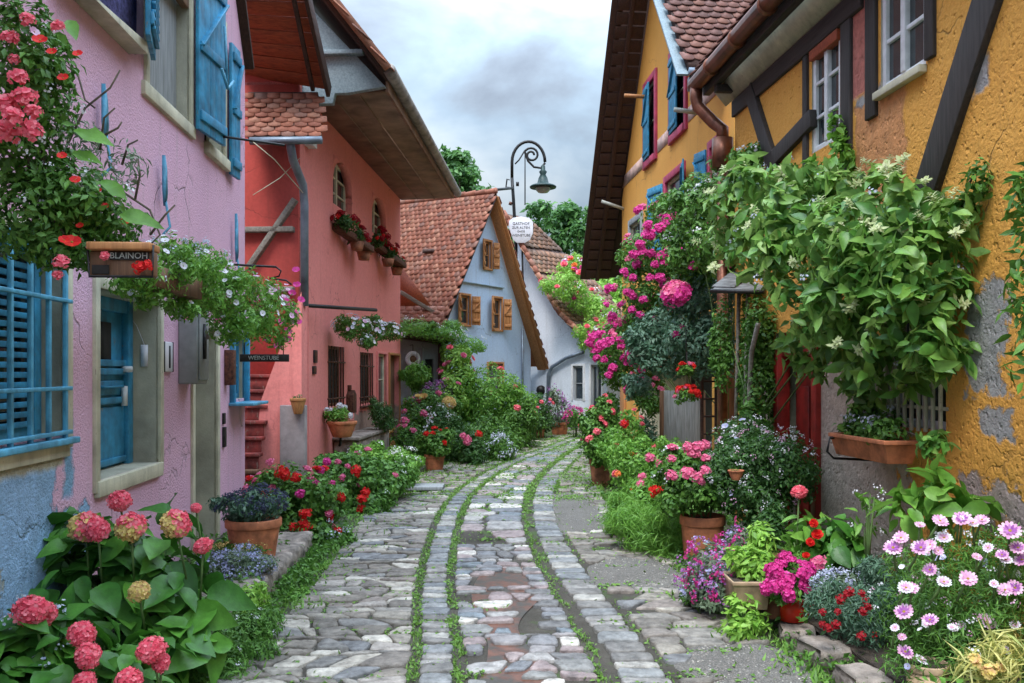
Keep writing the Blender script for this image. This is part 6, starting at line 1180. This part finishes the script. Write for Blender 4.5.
plant('flowering_shrub', 'big dark shrub dotted with small white flowers beside the red door', 'shrub', [(755, 465, 44, 34, 7.7, .4), (785, 465, 30, 32, 7.5, .35), (725, 475, 30, 28, 7.7, .35), (760, 500, 36, 28, 7.5, .3), (745, 435, 30, 18, 8.1, .3)], 12500, 'dark', .042, .5, base=(at(755, 0, 7.7).x, 7.7, .1), stems=8,
  flowers=[('tiny', 'white', 95, .024), ('tiny', 'rose', 40, .022), ('pet', 'lav', 14, .03)])
plant('potted_plant', 'tiny shallow terracotta bowl hanging in the dark white flowered shrub', 'potted plant', [(736, 470, 5, 2, 7.2, .03)], 40, 'mid', .02, .4, base=at(736, 480, 7.2), stems=0, pot=potfn(728, 744, 470, 480, 7.2, 'terra', .5))
plant('purple_flowers', 'mixed purple and magenta flowers spilling over the bed edge left of the stoneware trough', 'flowering plant', [(712, 570, 26, 28, 6.1, .22), (722, 590, 24, 20, 6.0, .2), (735, 550, 16, 18, 6.3, .2), (700, 590, 16, 18, 6.1, .2)], 3200, 'grey', .045, .35, base=(1.4, 6.1, .0), flowers=[('tiny', 'mag', 70, .028), ('tiny', 'purp', 60, .03), ('tiny', 'lav', 40, .026), ('spray', 'mag', 12, .06)])
plant('weed_tuft', 'pale green leafy tuft over the kerb below the stoneware trough', 'plant', [(742, 615, 18, 20, 5.6, .14), (738, 630, 12, 10, 5.5, .1)], 420, 'lime', .065, .4, base=(1.45, 5.6, .0))
plant('weed_tuft', 'soft green tuft at the foot of the purple flowers', 'plant', [(697, 596, 16, 10, 6.3, .12)], 500, 'mid', .04, .5, base=(1.3, 6.3, .0))
plant('potted_plant', 'lettuce like lime green plants in a beige stoneware trough', 'potted plant', [(752, 565, 20, 20, 5.8, .13), (762, 545, 12, 18, 5.95, .12)], 700, 'lime', .06, .5, base=at(752, 611, 5.75), pot=troughfn(733, 771, 582, 611, 5.6, .30))
plant('potted_plant', 'dark stemmed plants in a small clay pot behind the lime green trough', 'potted plant', [(770, 530, 14, 20, 6.75, .14)], 400, 'dark', .06, .4, base=at(772, 575, 6.7), pot=potfn(758, 788, 550, 576, 6.7, 'terrad'))
plant('potted_plant', 'magenta flowers in a glossy red pot at the edge of the right bed', 'potted plant', [(791, 578, 17, 15, 5.55, .12), (785, 590, 16, 9, 5.5, .12)], 900, 'mid', .04, .5, base=at(792, 620, 5.55), pot=potfn(778, 807, 596, 620, 5.55, 'redpot', .8, False), flowers=[('ger', 'mag', 40, .045)])
plant('potted_plant', 'half hidden dark clay pot between the trough and the red pot', 'potted plant', [(774, 590, 8, 6, 5.75, .08)], 150, 'mid', .04, .5, base=at(772, 616, 5.75), pot=potfn(762, 784, 598, 617, 5.75, 'terrad'))
plant('potted_plant', 'stoneware pot nestled behind the red pot', 'potted plant', [(800, 560, 12, 10, 6.25, .1)], 300, 'fresh', .05, .4, base=at(800, 592, 6.25), pot=potfn(790, 812, 570, 592, 6.25, 'terra'))
plant('tall_flower', 'single deep pink flower ball on a tall green stem in front of the red door', 'flower', [(800, 535, 12, 26, 6.3, .12)], 26, 'fresh', .14, .5, True, base=at(800, 580, 6.3), stems=3, flowers=[('hyd', 'coral', [(799, 492, 6.25, 9)], .07, dict(stalk=.55))])
plant('red_flower_plant', 'leafy plant with scarlet blooms against the door post', 'flowering plant', [(838, 555, 20, 24, 6.3, .15), (818, 540, 14, 20, 6.4, .12)], 110, 'fresh', .12, .7, True, base=at(830, 585, 6.3), stems=5, flowers=[('rose', 'red', [(814, 524, 6.1, 5), (810, 543, 6.1, 5)], .06), ('rose', 'red', [(817, 535, 6.1, 6), (806, 556, 6.1, 4)], .05), ('ger', 'pink', [(818, 563, 5.9, 9)], .06)])
plant('broad_leaf_plant', 'broad leaved green plant behind the pale blue lobelia', 'plant', [(842, 548, 24, 26, 6.2, .15)], 90, 'hyd', .14, .75, True, base=at(842, 580, 6.2), stems=4)
plant('lobelia_mound', 'low mound of pale blue lobelia behind the kerb stones on the right', 'flowering plant', [(838, 585, 32, 13, 5.7, .16), (815, 590, 16, 12, 5.75, .14)], 1600, 'grey', .035, .4, base=at(835, 600, 5.7), stems=0, flowers=[('tiny', 'pale', 90, .020), ('tiny', 'lav', 60, .018)])
plant('carnation_mound', 'blue green feathery mound with dark red carnations on the right kerb', 'flowering plant', [(862, 615, 40, 32, 5.1, .24), (885, 590, 26, 26, 5.25, .2)], 7000, 'blue', .04, .22, base=at(865, 648, 5.1), stems=0, flowers=[('ger', 'maroon', [(840, 600, 4.95, 5), (850, 592, 4.85, 5), (862, 594, 4.85, 4), (838, 612, 4.85, 4), (863, 612, 4.85, 5), (868, 607, 4.85, 4), (828, 628, 4.85, 5), (836, 625, 4.85, 5), (846, 595, 4.85, 4), (874, 568, 5.3, 5), (891, 570, 5.3, 5), (888, 581, 5.3, 4), (822, 624, 4.85, 4), (861, 636, 4.85, 5), (822, 612, 4.85, 4)], .03), ('tiny', 'maroon', 10, .02)])
dz = [(893, 548, 10), (944, 538, 11), (901, 538, 9), (921, 548, 10), (944, 582, 11), (968, 579, 10), (904, 612, 10), (906, 588, 11), (940, 521, 9), (962, 519, 9), (973, 523, 8), (982, 520, 8), (1010, 531, 11), (1006, 560, 9), (1005, 590, 9), (1015, 588, 9), (953, 628, 8), (987, 622, 10), (930, 620, 8), (895, 628, 6), (902, 637, 5), (905, 652, 8), (988, 548, 8), (977, 557, 6), (1002, 555, 7), (921, 660, 9), (912, 588, 8), (930, 570, 7), (959, 520, 8), (930, 545, 8), (1018, 548, 8), (1015, 625, 7), (920, 525, 6), (1022, 560, 8), (994, 584, 7), (938, 551, 7)]
plant('daisy_bush', 'big bush of pink and white daisy like flowers filling the front right corner', 'flowering bush', [(950, 590, 60, 50, 4.7, .35), (990, 600, 50, 60, 4.6, .35), (920, 620, 40, 40, 4.7, .3), (960, 650, 60, 36, 4.4, .3), (1010, 560, 40, 40, 4.8, .3), (925, 570, 36, 30, 4.9, .25)], 13500, 'mid', .045, .16, base=(2.35, 4.7, .18), stems=10, droop=.5,
  flowers=[('daisy', ('rose', 'purp'), [(x, y, 4.32, s_*1.0) for x, y, s_ in dz[::3]], .05, dict(stalk=.12)), ('daisy', ('white', 'rose'), [(x, y, 4.32, s_*.75) for x, y, s_ in dz[1::3]], .05, dict(stalk=.12)), ('daisy', ('rose', 'rose'), [(x, y, 4.32, s_*.9) for x, y, s_ in dz[2::3]], .05, dict(stalk=.12)), ('daisy', ('white', 'rose'), 8, .024), ('tiny', 'rose', 20, .015), ('tiny', 'white', 60, .018), ('pet', 'white', 12, .02), ('pet', 'lav', 6, .02)], pot=potfn(905, 948, 662, 700, 4.35, 'beigepot'))
plant('straw_plant', 'straw yellow drooping plant in front of the daisy bush', 'plant', [(990, 660, 24, 18, 4.1, .14), (975, 672, 20, 14, 4.1, .12), (1005, 650, 16, 22, 4.15, .12)], 420, 'straw', .10, .10, base=(2.1, 4.1, .1), stems=0, droop=1.3, flowers=[('ger', 'yel', [(975, 660, 4.0, 8), (988, 672, 4.0, 9), (1000, 668, 4.0, 6)], .04)])
plant('broad_leaf_plant', 'tall light green broad leaves between the window box and the daisies', 'plant', [(935, 495, 34, 20, 5.3, .15), (915, 510, 24, 16, 5.4, .12), (968, 505, 24, 14, 5.2, .12), (945, 475, 14, 12, 5.3, .1)], 75, 'fresh', .16, .55, True, base=at(935, 560, 5.3), stems=5)
plant('bare_twig_plant', 'thin stemmed plant with small buds against the grey foot of the mustard wall', 'plant', [(872, 500, 16, 14, 6.0, .1), (862, 530, 14, 18, 6.1, .1)], 60, 'fresh', .08, .35, True, base=at(868, 575, 6.0), stems=5, flowers=[('tiny', 'white', 8, .025)])
# window boxes on the right wall
for lab, p0, p1, bl, rz in (('long terracotta window box with leafy plants under the barred window', (880, 462), (950, 486), [(912, 450, 28, 14, NW.Y(912, .25), .12), (930, 458, 14, 12, NW.Y(925, .3), .1)], 1), ('terracotta window box sitting behind and left of the long one', (868, 432), (912, 456), [(885, 425, 16, 10, NW.Y(880, .15), .1)], 0)):
    ua_, ub_ = (NW.uz(872, 0)[0]+.1, NW.uz(940, 0)[0]) if rz else (NW.uz(868, 0)[0], NW.uz(912, 0)[0]-.05)
    zt_ = 1.21 if rz else 1.27
    t = thing('window_box', lab, 'window box', NW.w(ua_, 0, zt_-.16), NW.rz); Lx = ub_-ua_; d0, d1 = (-.37, -.14) if rz else (-.14, -.01)
    def box(m):
        v = []
        for k_, z in ((.03, 0), (.0, .125), (-.012, .126), (-.012, .155), (.012, .155), (.02, .13)): v += [(k_, d0+k_, z), (Lx-k_, d0+k_, z), (Lx-k_, d1-k_, z), (k_, d1-k_, z)]
        m.add(v, [(3, 2, 1, 0)]+[(r_*4+i, r_*4+(i+1) % 4, r_*4+4+(i+1) % 4, r_*4+4+i) for r_ in range(5) for i in range(4)])
    part(t, 'box', M['terra'], box, .004); bx(t, 'soil', 'soil', .02, Lx-.02, d0+.02, d1-.02, .1, .135, bevel=0)
    part(t, 'bracket', M['iron'], lambda m: m.tube([(.06, -.005, .12), (.06, d0-.03, .12), (.06, d0-.05, .02), (.06, d0, -.03), (.06, -.005, -.05)], .01, 5))
    mb = MB(); foliage(mb, [(Lx*.3, (d0+d1)/2, .2, Lx*.3, .10, .10), (Lx*.7, (d0+d1)/2, .19, Lx*.3, .12, .12)], 700 if rz else 300, .05, .5); mb.build('foliage', G['mid'], t, True)
    for i in range(7): put(t, (0, 0, 0), 'tiny', 'pale', (rnd.uniform(.1, Lx-.05), d0+rnd.uniform(0, .1), .27), (0, -1, .4), .035)

# ------------------------------------------------------------ green mass behind, trees
plant('hedge', 'bright green hedge closing the street between the white cottage and the mustard gable house', 'hedge', [(612, 390, 22, 50, 29, 1.2), (640, 350, 30, 60, 30, 1.5), (600, 320, 20, 30, 32, 1.5), (620, 290, 24, 26, 33, 1.5)], 8000, 'lime', .2, .45, base=(4.0, 30, 0), stems=4)
plant('hedge', 'darker bush growing between the orange corner post and the street', 'hedge', [(612, 415, 10, 20, 24.5, .5)], 1600, 'mid', .12, .45, base=(2.9, 24.5, 0), stems=3)
def tree(label, px, py_top, py_bot, wpx, Y, mat='tree', n=9000, L_=.30, seed=1, gaps=0):
    c = at(px, (py_top+py_bot)/2, Y); h = (py_bot-py_top)*Y/F; w_ = wpx*Y/F/2; rr = random.Random(seed)
    t = thing('tree', label, 'tree', (c.x, Y, 0), 0, None); o = Vector((c.x, Y, 0)); bl = []
    top = at(px, py_top, Y).z
    for i in range(34):
        a = rr.random()*6.283; r_ = math.sqrt(rr.random())*.8; z = rr.uniform(-.42, .42); k_ = math.sqrt(max(.05, 1-(z*2)**2))
        bl.append((c.x+math.cos(a)*r_*w_*k_, Y+math.sin(a)*r_*w_*k_, c.z+z*h, w_*rr.uniform(.16, .30), w_*rr.uniform(.16, .3), w_*rr.uniform(.13, .24)))
    mb = MB(); foliage(mb, bl, n, L_, .55, inner=.3, jit=.9, up=.5); mb.build('crown', G[mat], t, True, origin=o)
    tb_ = MB(); tb_.tube([(0, 0, 0), (.1, 0, c.z*.5), (0, .1, c.z)], w_*.09, 8, r2=w_*.03)
    for b_ in bl[::2]: tb_.tube([Vector((0, 0, c.z*rr.uniform(.45, .8))), Vector((b_[0], b_[1], b_[2]))-o-Vector((0, 0, b_[5]*.3))], w_*.03, 5, r2=w_*.01)
    tb_.build('trunk', M['bark'], t, smooth=True); return t
tree('leafy tree rising behind the pink house roof', 462, 146, 235, 74, 42, 'tree', 4300, .32, 3)
tree('broad dark green tree behind the lamp and its white sign', 548, 190, 330, 100, 46, 'tree', 10500, .34, 4)
tree('thin airy tree beside the dark gable overhang', 585, 200, 320, 40, 44, 'tree', 3200, .28, 5)
tree('bright green tree below the thin airy one', 598, 262, 350, 60, 38, 'treel', 6500, .28, 6)
tree('low tree filling the gap left of the lamp', 505, 225, 330, 50, 50, 'tree', 5000, .34, 7)
